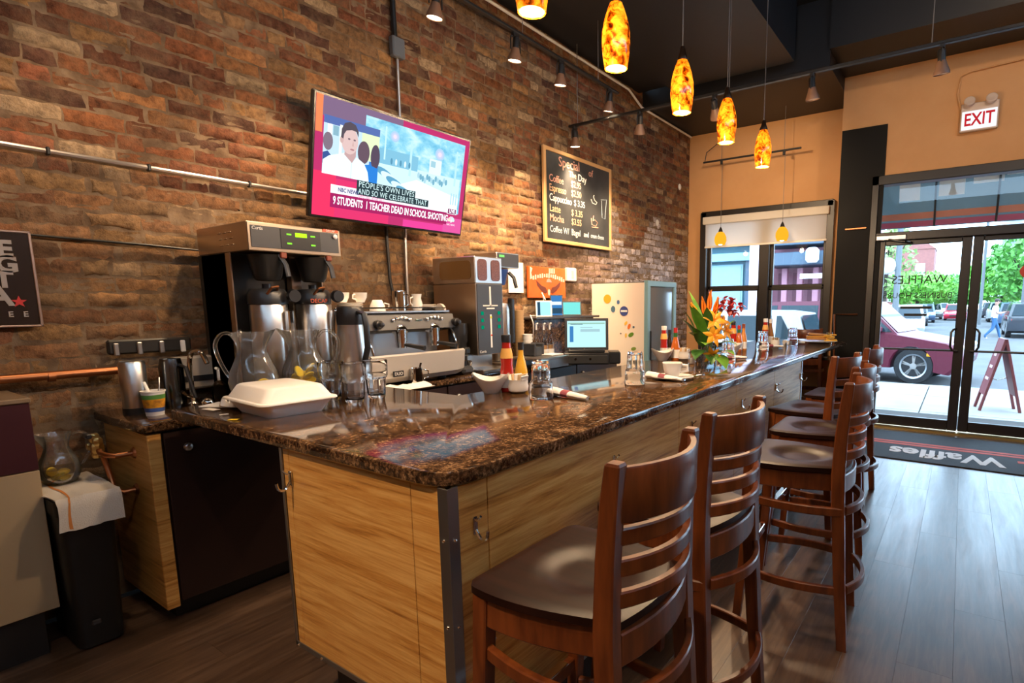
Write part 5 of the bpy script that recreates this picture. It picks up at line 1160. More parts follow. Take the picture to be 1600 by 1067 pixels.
# ---- cup, saucer, spoon
q = bt(1050, 592); plate_obj(q, 'white saucer under the square coffee cup', .122, 'cup_saucer', None, 'saucer')
cp = thing('coffee_cup', 'square rimmed white coffee cup on its saucer', 'cup', (q[0], q[1], ZT+.008), .5)
def sq(w, z, r): return [(x, y, z) for x, y in rrect(w, w, r, 5)]
MB().loft([sq(.064, 0, .025), sq(.07, .006, .025), sq(.098, .05, .03), sq(.11, .085, .03), sq(.103, .085, .028), sq(.09, .05, .026), sq(.06, .01, .02)]).obj('bowl', WHITE, cp)
MB().tube([(.05, 0, .072), (.085, 0, .068), (.088, 0, .04), (.045, 0, .03)], .006, 8, flat=(.8, 1.2)).obj('handle', WHITE, cp)
so = thing('teaspoon', 'steel teaspoon resting on the saucer beside the cup', 'spoon', (q[0]+.045, q[1]-.0, ZT+.021), .55)
MB().tube([(-.02, -.06, .0), (.04, -.055, .004), (.11, -.05, .012), (.13, -.05, .02)], [.004, .003, .003, .004], 8, flat=(1.5, .6)).obj('handle', CHROME, so); MB().sphere((-.035, -.062, .0), .016, 12, 6, (1.4, .9, .25)).obj('bowl', CHROME, so)
# ---- lilies in a vase
fv = thing('flower_vase', 'glass vase with orange lilies, red blooms and large green leaves', 'vase', bt(1107, 573))
MB().open_lathe([(.05, 0), (.052, .01), (.05, .12), (.058, .17), (.056, .17), (.047, .12), (.048, .012)], 28).obj('glass_body', GLASS, fv)
LEAF = mat('leaf_green', (.09, .24, .02), .4, col2=(.16, .36, .04), scale=9); LEAFD = mat('leaf_dark', (.035, .13, .02), .4, col2=(.07, .2, .03), scale=9)
LILY = mat('lily_orange', (.95, .36, .01), .45, col2=(1, .50, .03), scale=14); REDF = mat('orchid_red', (.50, .015, .03), .5, col2=(.75, .2, .18), scale=30); BUD = mat('bud_orange', (.9, .28, .03), .45)
def blade(L, W, bend, m, name, M, cup=.15):
    def f(u, v):
        w = W*math.sin(PI*min(1, u**.75))*(1-.1*u)+.001; x = (v-.5)*2*w; a = bend*u*u
        return (x, L*u*math.cos(a*.6)-0*x, -L*u*math.sin(a)*.8+cup*abs(v-.5)*2*w)
    g = MB().grid(f, 8, 4); g.v = [tuple(M @ Vector(p)) for p in g.v]; return g.obj(name, m, fv, 80)
def aim(p, d, roll=0):
    d = Vector(d).normalized(); s_ = d.cross(Vector((0, 0, 1)))
    s_ = s_.normalized() if s_.length > .01 else Vector((1, 0, 0)); n = s_.cross(d)
    return Matrix(((s_.x, d.x, n.x, p[0]), (s_.y, d.y, n.y, p[1]), (s_.z, d.z, n.z, p[2]), (0, 0, 0, 1))) @ Matrix.Rotation(roll, 4, 'Y')
VR = Vector((.83, .56, 0)); VF = Vector((.56, -.83, 0)); UPv = Vector((0, 0, 1))     # bouquet right / front
def bq(r, f, z): return VR*r+VF*f+UPv*z
for r, f, z, dr, df_, dz, L, W, m_, bend in ((-.04, .03, .18, -.28, .25, 1, .26, .045, LEAF, .2), (-.07, .02, .16, -.5, .15, 1, .22, .042, LEAFD, .3), (-.05, .05, .13, -.35, .45, .9, .2, .045, LEAFD, .3), (-.03, -.03, .2, -.2, -.2, 1, .33, .04, LEAF, .15), (-.09, 0, .22, -.4, .0, 1, .2, .035, LEAF, .2), (-.08, .03, .26, -.3, .2, 1, .17, .035, LEAF, .2),
        (.05, .05, .10, .5, .6, .25, .13, .055, LEAF, .5), (.06, .04, .16, .8, .4, .2, .12, .045, LEAF, .4), (.0, .07, .10, -.1, .8, -.3, .11, .045, LEAFD, .4), (.02, -.05, .2, .3, -.5, 1, .24, .04, LEAFD, .2), (-.06, .05, .12, -.4, .6, -.15, .12, .05, LEAFD, .4), (.03, .0, .24, .3, .1, 1, .2, .035, LEAF, .2), (-.07, .04, .19, -.5, .5, .45, .14, .045, LEAF, .3), (.04, .08, .09, .35, .8, -.5, .13, .05, LEAF, .3), (-.02, .06, .26, -.15, .4, 1, .16, .035, LEAFD, .2), (.09, .0, .22, .6, .0, .9, .13, .035, LEAF, .2), (-.03, .08, .16, -.25, .8, .2, .12, .045, LEAF, .3)):
    blade(L, W, bend, m_, 'leaf', aim(bq(r, f, z), bq(dr, df_, dz)))
def lily(c, d, s=1):
    d = Vector(d).normalized(); Q = aim(c, d); first = None
    for k in range(6):
        a = k*PI/3+.3; out = Matrix.Rotation(a, 4, 'Y')
        M_ = Q @ out @ Matrix.Rotation(math.radians(62), 4, 'X')
        o = blade(.105*s, .021*s if k % 2 else .027*s, -.5, LILY, 'petal', M_, .3)
    for k in range(5):
        a = k*1.25; e = Q @ Vector((.02*math.cos(a)*s, .055*s, .02*math.sin(a)*s)); MB().tube([tuple(Q @ Vector((0, 0, 0))), tuple(e)], .0016, 4).obj('stamen', BUD, fv)
lily(bq(.01, .09, .215), bq(.1, 1, .1), .75); lily(bq(.015, .07, .31), bq(.1, .8, .4), .75); lily(bq(.10, .04, .24), bq(.6, .7, .2), .7); lily(bq(.0, .09, .09), bq(-.1, 1, -.4), .62); lily(bq(.075, .03, .30), bq(.4, .6, .5), .6)
for r, z, dr, L in ((-.04, .36, -.15, .13), (-.01, .38, .0, .15), (.02, .36, .2, .13), (-.09, .36, -.5, .1), (.0, .33, .45, .12)):
    for k in range(3): blade(L, .018, .1, BUD if r != -.09 else LILY, 'bud_petal', aim(bq(r, .03, z-.02), bq(dr, .15, 1), k*2.1))
for k in range(11):
    a = k*1.9; r = .085+.05*math.cos(a)+.012*k*.5; z = .38+.045*math.sin(a*1.3)+.004*k
    for j in range(4): blade(.042, .016, .5, REDF, 'red_petal', aim(bq(r, .02+.02*math.sin(a), z), bq(math.cos(j*1.6+a), .6, math.sin(j*1.6+a))))
for k in range(7):
    a = k*.9; MB().tube([tuple(bq(.02*math.cos(a), .02*math.sin(a), .015)), tuple(bq(.03*math.cos(a+2), .03*math.sin(a+2), .2)), tuple(bq(.07*math.cos(a), .03, .32))], .004, 6).obj('stem', LEAFD, fv)
# ---- plate of food at the far end
q = bt(1278, 535); plate_obj(q, 'dinner plate with sandwich and fries at the far bar end', .19, 'dinner_plate', None, 'plate')
fd = thing('sandwich', 'toasted sandwich lying on the far plate', 'sandwich', (q[0]-.02, q[1], ZT+.022), .3)
MB().box((0, 0, .02), (.2, .13, .025), .01).obj('bread', mat('toast', (.45, .22, .07), .8), fd); MB().box((0, 0, .04), (.2, .13, .015), .004).obj('filling', mat('filling', (.6, .3, .05), .6), fd); MB().box((.01, 0, .062), (.2, .13, .025), .01, Matrix.Rotation(.08, 4, 'Y')).obj('bread', mat('toast', (0, 0, 0)), fd)
FRY = mat('fries', (.85, .5, .06), .6)
for k in range(16):
    o = MB().box((0, 0, 0), (.075, .012, .012), .002).obj('french_fry', FRY); o.location = (q[0]+.12+.04*rnd.uniform(-1, 1), q[1]-.02+.08*rnd.uniform(-1, 1), ZT+.026+.004*k); o.rotation_euler = (0, rnd.uniform(-.15, .15), rnd.uniform(-1.2, 1.2))
    tag(o, 'golden french fry in the pile on the far plate', 'french fry', 'fries on the far plate')
q2 = (-1.19, 6.42, ZT); gg = thing('water_glass', 'small steel cup beside the plate at the far end', 'cup', q2); MB().lathe([(.03, 0), (.034, .1), (.032, .1), (.028, .005), (.001, .005)], 20).obj('body', CHROME, gg)
# ================================================================== lamps
def amber_mat():
    m, nt, b = _nt('amber_glass'); v = coords(nt); n1 = noisetex(nt, v, 26, 5, .65, .8); n2 = noisetex(nt, v, 9, 3, .5, .4)
    a = nd(nt, 'ShaderNodeMath', operation='MULTIPLY_ADD'); a.inputs[1].default_value = .45; nt.links.new(n2, a.inputs[0]); nt.links.new(n1, a.inputs[2])
    r = ramp(nt, [(.54, (.04, .004, .0)), (.63, (.32, .04, .0)), (.72, (1, .22, .006)), (.90, (1, .46, .02))], a.outputs[0])
    nt.links.new(r.outputs[0], b.inputs['Base Color']); nt.links.new(r.outputs[0], b.inputs['Emission Color']); b.inputs['Emission Strength'].default_value = 1.05; b.inputs['Roughness'].default_value = .12
    return m
AMBER = amber_mat(); BULB = emit_mat('lit_bulb', (1, .86, .6), 14)
CORDM = mat('grey_cord', (.16, .15, .15), .5)
def pendant(x, y, z, label, s=1, power=48, top=3.83):
    t = thing('pendant_lamp', label, 'lamp', (x, y, z), y, 'amber art glass pendants over the bar')
    pr = [(.050, 0), (.057, .04), (.063, .10), (.061, .15), (.051, .20), (.036, .245), (.025, .27)]
    b = MB().open_lathe([(r*s, q*s) for r, q in pr], 32); b.open_lathe([((r-.004)*s, q*s) for r, q in reversed(pr)], 32); b.obj('shade', AMBER, t, 60)
    MB().lathe([(.028*s, .265*s), (.03*s, .275*s), (.02*s, .30*s), (.012*s, .335*s), (.004, .34*s)], 20).obj('cap', mat('bronze', (.05, .03, .02), .35, .8), t)
    MB().lathe([(.001, .004*s), (.047*s, .004*s), (.048*s, .012*s), (.001, .014*s)], 24).obj('diffuser', emit_mat('lit_diffuser', (1, .84, .58), 2.2), t)
    MB().cyl((0, 0, .33*s), (0, 0, top-z), .003, n=6).obj('cord', CORDM, t)
    point('pendant_light', (0, 0, -.02), power, WARM, .04, t)
    return t
PN = ['amber glass pendant cut off by the top edge of the picture', 'amber glass pendant second from the camera', 'amber glass pendant third from the camera', 'amber glass pendant fourth from the camera', 'amber glass pendant farthest along the bar']
for y, lb in zip((1.65, 2.225, 2.914, 3.596, 4.374), PN): pendant(-1.355, y, 2.45, lb)
# track heads
HEADB = mat('track_bronze', (.06, .04, .03), .4, .6)
def track_head(p, aim_at, label, group, power, track, white=True, ang=62):
    t = thing('track_head', label, 'lamp', p, 0, group)
    d = (Vector(aim_at)-Vector(p)); d.z *= 1; d.normalize(); d = (d+Vector((0, 0, -.9))).normalized()
    c = Vector((0, 0, -.10)); Q = d.to_track_quat('Z', 'Y').to_matrix().to_4x4(); Mh = Matrix.Translation(c) @ Q
    MB().box((0, 0, -.015), (.03, .06, .03), .004).obj('adapter', BLACK, t)
    MB().tube([(0, -.045, -.03), (0, -.05, -.06), (0, -.05, -.12)], .005, 6).obj('yoke', BLACK, t); MB().tube([(0, .045, -.03), (0, .05, -.06), (0, .05, -.12)], .005, 6).obj('yoke', BLACK, t); MB().tube([(0, -.045, -.03), (0, .045, -.03)], .005, 6).obj('yoke', BLACK, t)
    MB().lathe([(.018, -.07), (.024, -.06), (.024, .0), (.026, .01)], 18, M=Mh).obj('lamp_holder', BLACK, t)
    MB().open_lathe([(.026, .0), (.034, .03), (.05, .07), (.05, .085), (.046, .085), (.03, .03)], 22, M=Mh).obj('reflector', mat('lamp_reflector', (.20, .11, .07), .4), t)
    MB().lathe([(.045, .076), (.044, .08), (.001, .081)], 20, M=Mh).obj('lens', emit_mat('lamp_lens', (1, .80, .52), 18) if power else mat('dull_lens', (.6, .45, .35), .3), t)
    if power:
        l = spot('track_light', Vector(Mh @ Vector((0, 0, .10))), Vector(aim_at)-Vector(p), power, WARM, ang, t, .9, .04)
    return t
XA, ZA = -2.8, 3.345
ta = thing('lighting_track', 'black lighting track hanging along the brick wall', 'track', (XA, 0, ZA)); MB().box((0, 1.85, 0), (.035, 5.56, .02), .003).obj('rail', BLACK, ta)
for y in (.6, 2.4, 3.3, 4.3): MB().cyl((0, y, 0), (0, y, 3.9-ZA), .003, n=6).obj('hanger', CORDM, ta)
HL = ['track spotlight above the television, bright lens', 'track spotlight second from the left above the television', 'track spotlight third along the wall track', 'track spotlight at the far end of the wall track']
for (px, py), ty, tz, lb, pw in zip(((680, -8), (805, 52), (876, 95), (952, 138)), (2.45, 3.3, 4.1, 4.8), (1.5, 1.45, 1.45, 2.0), HL, (170, 290, 280, 220)):
    y = at_x(px, py, XA).y; track_head((XA, y, ZA-.01), (-3.4, ty, tz), lb, 'spotlights on the wall track', pw, ta)
for y, ty, tz, lb, pw in ((1.75, 1.7, 1.4, 'track spotlight above the coffee brewer, out of frame', 120), (.75, .95, 1.5, 'track spotlight above the tin sign, out of frame', 34)):
    track_head((XA, y, ZA-.01), (-3.4, ty, tz), lb, 'spotlights on the wall track', pw, ta)
YBt, ZBt = 4.55, 3.12
tb = thing('lighting_track', 'black lighting track crossing the room below the ceiling', 'track', (-1.3, YBt, ZBt)); MB().box((0.3, 0, 0), (4.6, .035, .022), .003).obj('rail', BLACK, tb)
for x in (-1.9, -.4, 1.0, 2.2): MB().cyl((x, 0, 0), (x, 0, 3.84-ZBt if x < -.3 else 4.4-ZBt), .003, n=6).obj('hanger', CORDM, tb)
for i, ((px, py), lb, pw, aim_) in enumerate((((898, 197), 'cross track spotlight nearest the brick wall', 130, (-3.3, 4.7, 2.3)), ((1000, 177), 'cross track spotlight above the chalkboard corner', 210, (-3.3, 5.6, 1.9)), ((1117, 150), 'cross track spotlight behind the pendants', 190, (-2.2, 7.5, 2.7)), ((1270, 115), 'unlit cross track spotlight before the black soffit', 0, (-.8, 5.2, 1)), ((1473, 72), 'unlit cross track spotlight before the orange wall', 0, (0, 5.4, 1)))):
    q = at_y(px, py, YBt); track_head((q.x, YBt, ZBt-.01), aim_, lb, 'spotlights on the cross track', pw, tb)
# window bar with two small amber pendants
wbx = thing('window_light_bar', 'black light bar hanging before the window wall', 'track', (-2.36, 7.1, 3.25)); MB().box((0, 0, 0), (1.24, .025, .02), .003).obj('rail', BLACK, wbx)
for x in (-.37, .42): MB().cyl((x, 0, 0), (x, 0, .51), .003, n=6).obj('hanger', CORDM, wbx); MB().box((x, 0, -.03), (.03, .03, .05), .004).obj('canopy', BLACK, wbx)
MB().tube([(-.6, 0, 0), (-.58, 0, .12), (-.45, .1, .25), (-.4, .2, .5)], .005, 6).obj('feed_cable', BLACK, wbx)
for x, lb in ((-2.72, 'small amber pendant before the left window pane'), (-1.925, 'small amber pendant before the right window pane')):
    t = thing('window_pendant', lb, 'lamp', (x, 7.1, 2.18), 0, 'small amber pendants at the window')
    pr = [(.06, 0), (.078, .05), (.075, .1), (.05, .15), (.025, .17)]
    MB().open_lathe(pr, 26).obj('shade', emit_mat('amber_yellow', (1, .42, .02), 1.0), t); MB().lathe([(.03, .165), (.02, .2), (.005, .23)], 16).obj('cap', BLACK, t)
    MB().cyl((0, 0, .22), (0, 0, 1.04), .003, n=6).obj('cord', CORDM, t); MB().sphere((0, 0, .03), .035, 12, 8).obj('bulb', emit_mat('lit_bulb', (0, 0, 0), 1), t)
    point('pendant_light', (0, 0, -.04), 5, WARM, .03, t)
# unseen ceiling lamps added as fill for the room
for i, (x, y, tg, pw, ang, lb) in enumerate(((-1.35, -1.3, (-1.42, .9, .55), 420, 36, 'added fill lamp behind the camera facing the bar end'), (-.2, -.3, (-1.3, 1.5, .9), 110, 60, 'added fill lamp above the camera over the stools'), (.9, 3.4, (.3, 7.0, 3.0), 150, 80, 'added fill lamp washing the orange entrance wall'), (1.6, .6, (.6, 2.2, 0), 30, 100, 'added fill lamp over the right side of the room'))):
    zc_ = 4.39
    t = thing('fill_lamp', lb, 'lamp', (x, y, zc_), 0, 'added fill lamps in the ceiling')
    MB().open_lathe([(.09, 0), (.09, -.012), (.07, -.012), (.06, .0)], 24).obj('trim_ring', BLACK, t); MB().lathe([(.001, -.002), (.06, -.002)], 24).obj('lens', emit_mat('lamp_lens', (0, 0, 0), 1), t)
    spot('fill_beam', (0, 0, -.03), Vector(tg)-Vector((x, y, zc_)), pw, WARM, ang, t, .9, .06)
# ================================================================== the street outside
CONC = mat('pavement_concrete', (.30, .285, .27), .9, spec=.15, col2=(.26, .245, .23), scale=2, bump=.2, bscale=80)
ASPH = mat('asphalt', (.125, .125, .13), .95, spec=.12, col2=(.105, .105, .11), scale=1.5, bump=.2, bscale=120)
sd0 = setting('sidewalk')
MB().box((0, 8.9, -.2), (60, 3.2, .16)).obj('kerb_bed', ASPH, sd0); MB().box((13.8, 11.0, -.2), (31.7, 1.2, .16)).obj('kerb_bed', ASPH, sd0)
xs = [-9+1.7*i+.1 for i in range(13)]
for i in range(12):
    for y0, y1 in ((7.25, 8.75), (8.75, 10.25), (10.25, 11.55)):
        if y1 > 11 and xs[i] < -2.2: continue
        MB().box(((xs[i]+xs[i+1])/2, (y0+y1)/2, -.13), (xs[i+1]-xs[i]-.014, y1-y0-.014, .1), .006).obj('paving_slab', CONC, sd0)
MB().box((13.8, 11.62, -.14), (31.8, .13, .12), .015).obj('kerb', CONC, sd0); MB().box((-16, 10.32, -.14), (28.5, .13, .12), .015).obj('kerb', CONC, sd0)
rdw = MB().box((0, 70, -.27), (160, 140, .1)).obj('street', ASPH); struct(rdw)
# ---- cars
def car(name, label, loc, rz, L, W, H, paint, kind='suv', detail=True, wr=.34, group='parked cars'):
    t = thing(name, label, 'car', loc, rz, group)       # local: nose to +x, ground z=0
    fa, ra = L/2-.84, -L/2+.95; g = .22 if kind == 'suv' else .17
    hood = H*.60; belt = H*.60; P_ = []
    def arch(c): return [(c+(wr+.06)*math.cos(a), wr*.95+(wr+.06)*math.sin(a)) for a in [math.radians(d) for d in range(-12, 193, 22)]]
    lower = [(-L/2+.05, g+.12)]+[(ra-(wr+.06)*1.02, g)]+arch(ra)[::-1]+arch(fa)[::-1]+[(L/2-.22, g), (L/2-.03, g+.2), (L/2, g+.36), (L/2-.05, H*.43), (L/2-.22, H*.50), (L/2-1.22, hood), (-L/2+.04, belt+.02), (-L/2, H*.42)]
    def sec(poly, cx, cz, rows):
        return [[(cx+(x-cx)*s, y, cz+(z-cz)*s) for x, z in poly] for y, s in rows]
    b = MB().loft(sec(lower, 0, H*.36, [(-W/2+.0, .965), (-W/2+.04, .99), (-W/2+.12, 1), (W/2-.12, 1), (W/2-.04, .99), (W/2, .965)]))
    b.obj('body', paint, t, 30)
    cab = [(-L/2+.10, belt-.03), (L/2-1.15, hood-.03), (L/2-1.85, H-.03), (L/2-2.2, H), (-L/2+.7, H-.01), (-L/2+.3, H-.06)] if kind != 'sedan' else [(-L/2+.55, belt-.03), (L/2-1.2, hood-.03), (L/2-2.0, H-.02), (L/2-2.4, H), (-L/2+1.5, H), (-L/2+1.2, H-.03)]
    rings = []
    for y, k in ((-W/2+.03, 0), (-W/2+.17, 1), (W/2-.17, 1), (W/2-.03, 0)):
        rings.append([(x, (y if z < belt+.05 else y*(.86 if not k else .9)), z) for x, z in cab])
    MB().loft(rings).obj('cabin', paint, t, 25)
    GL = mat('car_glass', (.02, .035, .045), .05, spec=.2)
    zt_, zb_ = H-.1, belt+.03
    f0, f1 = cab[1][0]-.12, cab[2][0]-.05; r0, r1 = cab[0][0]+.12, cab[-1][0]+.1
    def pane(poly, nm='side_window'):
        for s in (-1, 1):
            o_ = []
            for x, z in poly: o_.append((x, s*((W/2-.03)*(1-.14*(z-belt)/(H-belt))+.004), z))
            k = MB(); k.add(o_+[(x, y-s*.02, z) for x, y, z in o_], [tuple(range(len(o_))), tuple(range(len(o_), 2*len(o_)))]+[(i, (i+1) % len(o_), len(o_)+(i+1) % len(o_), len(o_)+i) for i in range(len(o_))])
            k.obj(nm, GL, t)
    mid_ = (f0+r0)/2
    pane([(mid_+.05, zb_), (f0, zb_), (f1, zt_), (mid_+.05, zt_)]); pane([(mid_-.9, zb_), (mid_-.05, zb_), (mid_-.05, zt_), (mid_-.9, zt_)])
    if kind != 'sedan': pane([(r0+.1, zb_), (mid_-1.0, zb_), (mid_-1.0, zt_), (r1+.2, zt_)])
    # windscreen and rear window
    def screen(xb, zb2, xt, zt2):
        a = Vector((xb, 0, zb2)); c = Vector((xt, 0, zt2)); n = Vector((-(zt2-zb2), 0, xt-xb)).normalized()*(-.03 if xb > xt else .03)
        if n.z < 0: n = -n
        MB().add([tuple(a+n+Vector((0, s*(W/2-.14), 0))) for s in (-1, 1)]+[tuple(c+n+Vector((0, s*(W/2-.26), 0))) for s in (1, -1)], [(0, 1, 2, 3)]).obj('windscreen', GL, t)
    screen(cab[1][0]-.05, hood, cab[2][0]+.0, H-.06); screen(cab[0][0]+.02, belt+.04, cab[-1][0]-.02, H-.1)
    TY = mat('tyre', (.02, .02, .022), .8); RM = mat('alloy', (.55, .57, .6), .3, .9)
    for x in (fa, ra):
        for s in (-1, 1):
            M_ = frame_of((x, s*(W/2-.12), wr), (1, 0, 0), (0, 0, 1)) if s < 0 else frame_of((x, s*(W/2-.12), wr), (-1, 0, 0), (0, 0, 1))
            wh = MB().lathe([(wr*.62, -.1), (wr*.95, -.1), (wr, -.06), (wr, .07), (wr*.94, .11), (wr*.68, .11), (wr*.64, .09)], 30, M=M_).obj('wheel', TY, t)
            if detail:
                k = MB().open_lathe([(wr*.66, .10), (wr*.68, .115), (wr*.60, .10), (wr*.57, .04)], 30, M=M_)
                for q in range(5):
                    a = q*2*PI/5+.3
                    for e in (-.10, .10): k.box((wr*.33, 0, .075), (wr*.56, .045, .03), .008, M_ @ Matrix.Rotation(a+e, 4, 'Z'))
                k.lathe([(wr*.17, .06), (wr*.17, .1), (.001, .102)], 16, M=M_); k.obj('rim', RM, wh)
            else: MB().lathe([(wr*.6, .1), (wr*.2, .112), (.001, .112)], 16, M=M_).obj('rim', RM, wh)
    LAMP = mat('headlamp', (.8, .82, .85), .08, spec=.9)
    for s in (-1, 1):
        MB().sphere((L/2-.17, s*(W/2-.2), H*.455), .15, 12, 8, (1.0, .95, .55)).obj('headlamp', LAMP, t); MB().sphere((-L/2+.08, s*(W/2-.15), H*.5), .11, 10, 6, (.6, .8, 1.2)).obj('tail_lamp', mat('tail_red', (.4, .01, .01), .15), t)
        if detail: MB().box((L/2-.55, s*(W/2-.012), H*.36), (.14, .02, .07), .012).obj('side_marker', mat('amber_lamp', (.9, .35, .02), .2), t)
    MB().box((L/2-.03, 0, H*.30), (.06, W*.5, .12), .02).obj('grille', BLACKP, t)
    if detail:
        for s in (-1, 1): MB().box((cab[1][0]-.35, s*(W/2+.06), belt+.08), (.12, .16, .12), .03).obj('mirror', paint, t); MB().box((0, s*(W/2+.0), H*.30), (1.7, .015, .05), .006).obj('side_trim', mat('trim_silver', (.6, .55, .57), .3, .6), t)
    return t
MAR = mat('maroon_paint', (.12, .018, .036), .4, 0, spec=.3, coat=.08); WHP = mat('white_car_paint', (.42, .41, .44), .3, coat=.5); SIL = mat('silver_paint', (.5, .52, .55), .25, .5, coat=.7); DKP = mat('dark_car_paint', (.035, .04, .05), .2, coat=.8); BLP = mat('blue_car_paint', (.05, .09, .16), .25, coat=.7)
ca = math.radians(-9); w_ = at_z(1425, 600, -.22); L_, W_ = 4.5, 1.85
fwd = Vector((math.cos(ca), math.sin(ca), 0)); rgt = Vector((math.sin(ca), -math.cos(ca), 0))
ctr = Vector((w_.x, w_.y, -.22))-fwd*(L_/2-.84)-rgt*(W_/2-.05)
car('parked_car', 'maroon sport utility car parked outside the glass door', ctr, ca, L_, W_, 1.68, MAR, 'suv', True, .365)
car('parked_car', 'white station car parked outside the window', (-4.42, 11.30, -.22), PI, 4.4, 1.75, 1.5, WHP, 'suv', True, .32)
car('parked_car', 'white sedan farther left behind the flowers', (-8.4, 15.6, -.22), 0, 4.4, 1.75, 1.4, WHP, 'sedan', False, .31)
k = 0
for px, y, pa, lb in ((1412, 30, SIL, 'silver car parked nearest down the left kerb'), (1410, 38, DKP, 'dark car parked second down the left kerb'), (1428, 46, DKP, 'dark car parked third down the left kerb'), (1441, 53, BLP, 'blue car parked fourth down the left kerb'), (1455, 64, SIL, 'silver car parked fifth down the left kerb'), (1468, 78, WHP, 'white car parked farthest down the left kerb')):
    q = at_y(px, 500, y); car('street_car', lb, (q.x, y, -.22), -PI/2+.05, 4.4, 1.75, 1.5, pa, 'suv' if k % 2 else 'sedan', False, .32); k += 1
for px, y, pa, lb in ((1606, 33, DKP, 'black car parked at the right edge of the street'), (1583, 44, BLP, 'blue car parked on the right kerb behind the walking person'), (1562, 56, SIL, 'silver car parked on the right kerb'), (1549, 70, DKP, 'dark car parked far down the right kerb')):
    q = at_y(px, 500, y); car('street_car', lb, (q.x, y, -.22), PI/2, 4.5, 1.8, 1.6, pa, 'suv', False, .33)
q = at_y(1492, 500, 60); car('street_car', 'small red car far away in the middle of the street', (q.x, 60, -.22), -PI/2, 4.2, 1.7, 1.45, mat('red_car_paint', (.6, .02, .05), .25, coat=.6), 'sedan', False, .31)
# ---- sandwich board on the pavement
sb = thing('sandwich_board', 'dark red wooden sandwich board standing on the pavement', 'sign', (*at_z(1557, 640, -.08)[:2], -.08), .15)
SBW = mat('sign_wood', (.16, .035, .04), .5)
for s in (-1, 1):
    M_ = Matrix.Translation((s*.23, 0, 0)) @ Matrix.Rotation(-s*.225, 4, 'Y')
    pnl = MB().box((0, 0, .62), (.03, .28, .8), .004, M_).obj('board', SBW, sb)
    for e in (-1, 1): MB().box((0, e*.16, .51), (.035, .04, 1.02), .004, M_).obj('leg', SBW, sb)
    for q_ in range(3): MB().box((s*.018, 0, .45+.17*q_), (.004, .2-.03*q_, .04), 0, M_).obj('painted_line', mat('faded_paint', (.45, .32, .33), .7), pnl)
MB().tube([(-.13, .12, .45), (0, .12, .40), (.13, .12, .45)], .006, 6).obj('chain', CHROME, sb)
# ---- awning above the entrance with stripes and cut letters
aw = thing('awning', 'grey green awning with orange and pink stripes and white letters above the door', 'awning', (.2, 7.3, 2.38))
AWM = Matrix.Translation((0, 1.15, 0)) @ Matrix.Rotation(math.radians(30), 4, 'X')   # local y runs up the slope
AC = translucent('awning_cloth', (.20, .27, .30), .45); AO = translucent('awning_orange', (.95, .50, .40), .6); AP = translucent('awning_pink', (.80, .25, .42), .6); AWh = translucent('awning_white', (.95, .95, .97), .65)
AWM = Matrix(((1, 0, 0, 0), (0, 0, 0, 1.15), (0, 1, 0, 0), (0, 0, 0, 1))) @ Matrix.Identity(4)
def awb(x0, x1, z0, z1, m, nm, o=0): MB().box(((x0+x1)/2, 1.15-.45*((z0+z1)/2)/1.3-.012*o, (z0+z1)/2), (x1-x0, .006, z1-z0), 0).obj(nm, m, aw)
def awq(x0, x1, z0, z1, m, nm, o=0):
    f = lambda z: 1.15-.55*z/1.2-.006*o
    MB().add([(x0, f(z0), z0), (x1, f(z0), z0), (x1, f(z1), z1), (x0, f(z1), z1), (x0, f(z0)+.004, z0), (x1, f(z0)+.004, z0), (x1, f(z1)+.004, z1), (x0, f(z1)+.004, z1)], [(0, 1, 2, 3), (7, 6, 5, 4), (0, 4, 5, 1), (1, 5, 6, 2), (2, 6, 7, 3), (3, 7, 4, 0)]).obj(nm, m, aw)
awq(-2.0, 2.6, .0, 1.2, AC, 'canopy'); awq(-2.0, 2.6, .10, .175, AO, 'stripe', 1); awq(-2.0, 2.6, .01, .075, AP, 'stripe', 1)
for x0, x1, z0, z1 in ((-.98, -.75, .32, .75), (-.55, -.28, .34, .75), (-.20, .10, .44, .75), (.12, .36, .5, .75), (.55, .66, .5, .75), (.75, .95, .4, .75)): awq(x0, x1, z0, z1, AWh, 'letter', 1)
for x in (-.58, .06, .9): MB().tube([(x, 1.12, .0), (x, .62, 1.15)], .012, 6).obj('rib', BLACK, aw)
# ---- buildings across the street, seen through the window
def building(name, label, loc, rz=0): return thing(name, label, 'building', loc, rz)
TB = mat('teal_facade', (.07, .17, .22), .6); TBL = mat('teal_light', (.20, .34, .40), .6); SHG = mat('shop_glass', (.16, .24, .27), .08, spec=.6); PK = mat('pink_facade', (.40, .17, .22), .6); PKD = mat('pink_dark', (.22, .08, .11), .6); DKF = mat('dark_facade', (.06, .09, .13), .6)
bA = building('shop_building', 'teal shop front across the street behind the left panes', (-11.9, 24, -.2))
MB().box((0, 2, 4), (8.6, 3.9, 8)).obj('wall', TB, bA)
for z, h, d in ((.5, 1.0, .15), (3.6, .35, .35), (4.15, .2, .5), (7.6, .4, .4)): MB().box((0, -.05-d/2, z), (8.6, d, h), .02).obj('cornice', TBL if z > 3 else TB, bA)
for i in range(4):
    x = -3.1+2.05*i; wv = MB().box((x, -.04, 2.2), (1.5, .06, 2.2)).obj('window', TBL, bA); MB().box((x, -.08, 2.2), (1.34, .02, 2.04)).obj('pane', SHG, wv); MB().box((x, -.04, 6), (1.2, .06, 2)).obj('window', TBL, bA)
    MB().box((x+1.02, -.12, 2.2), (.24, .2, 2.6), .02).obj('pilaster', DKF, bA)
MB().lathe([(.33, 0), (.33, .05)], 24, M=frame_of((1.9, -.6, 2.35), (1, 0, 0), (0, 0, 1)), sx=.75, sy=1.2).obj('hanging_sign', mat('sign_white', (.9, .92, .95), .5), bA)
bB = building('porch_building', 'pink building with dark balcony and columns behind the right panes', (-5.35, 23, -.2))
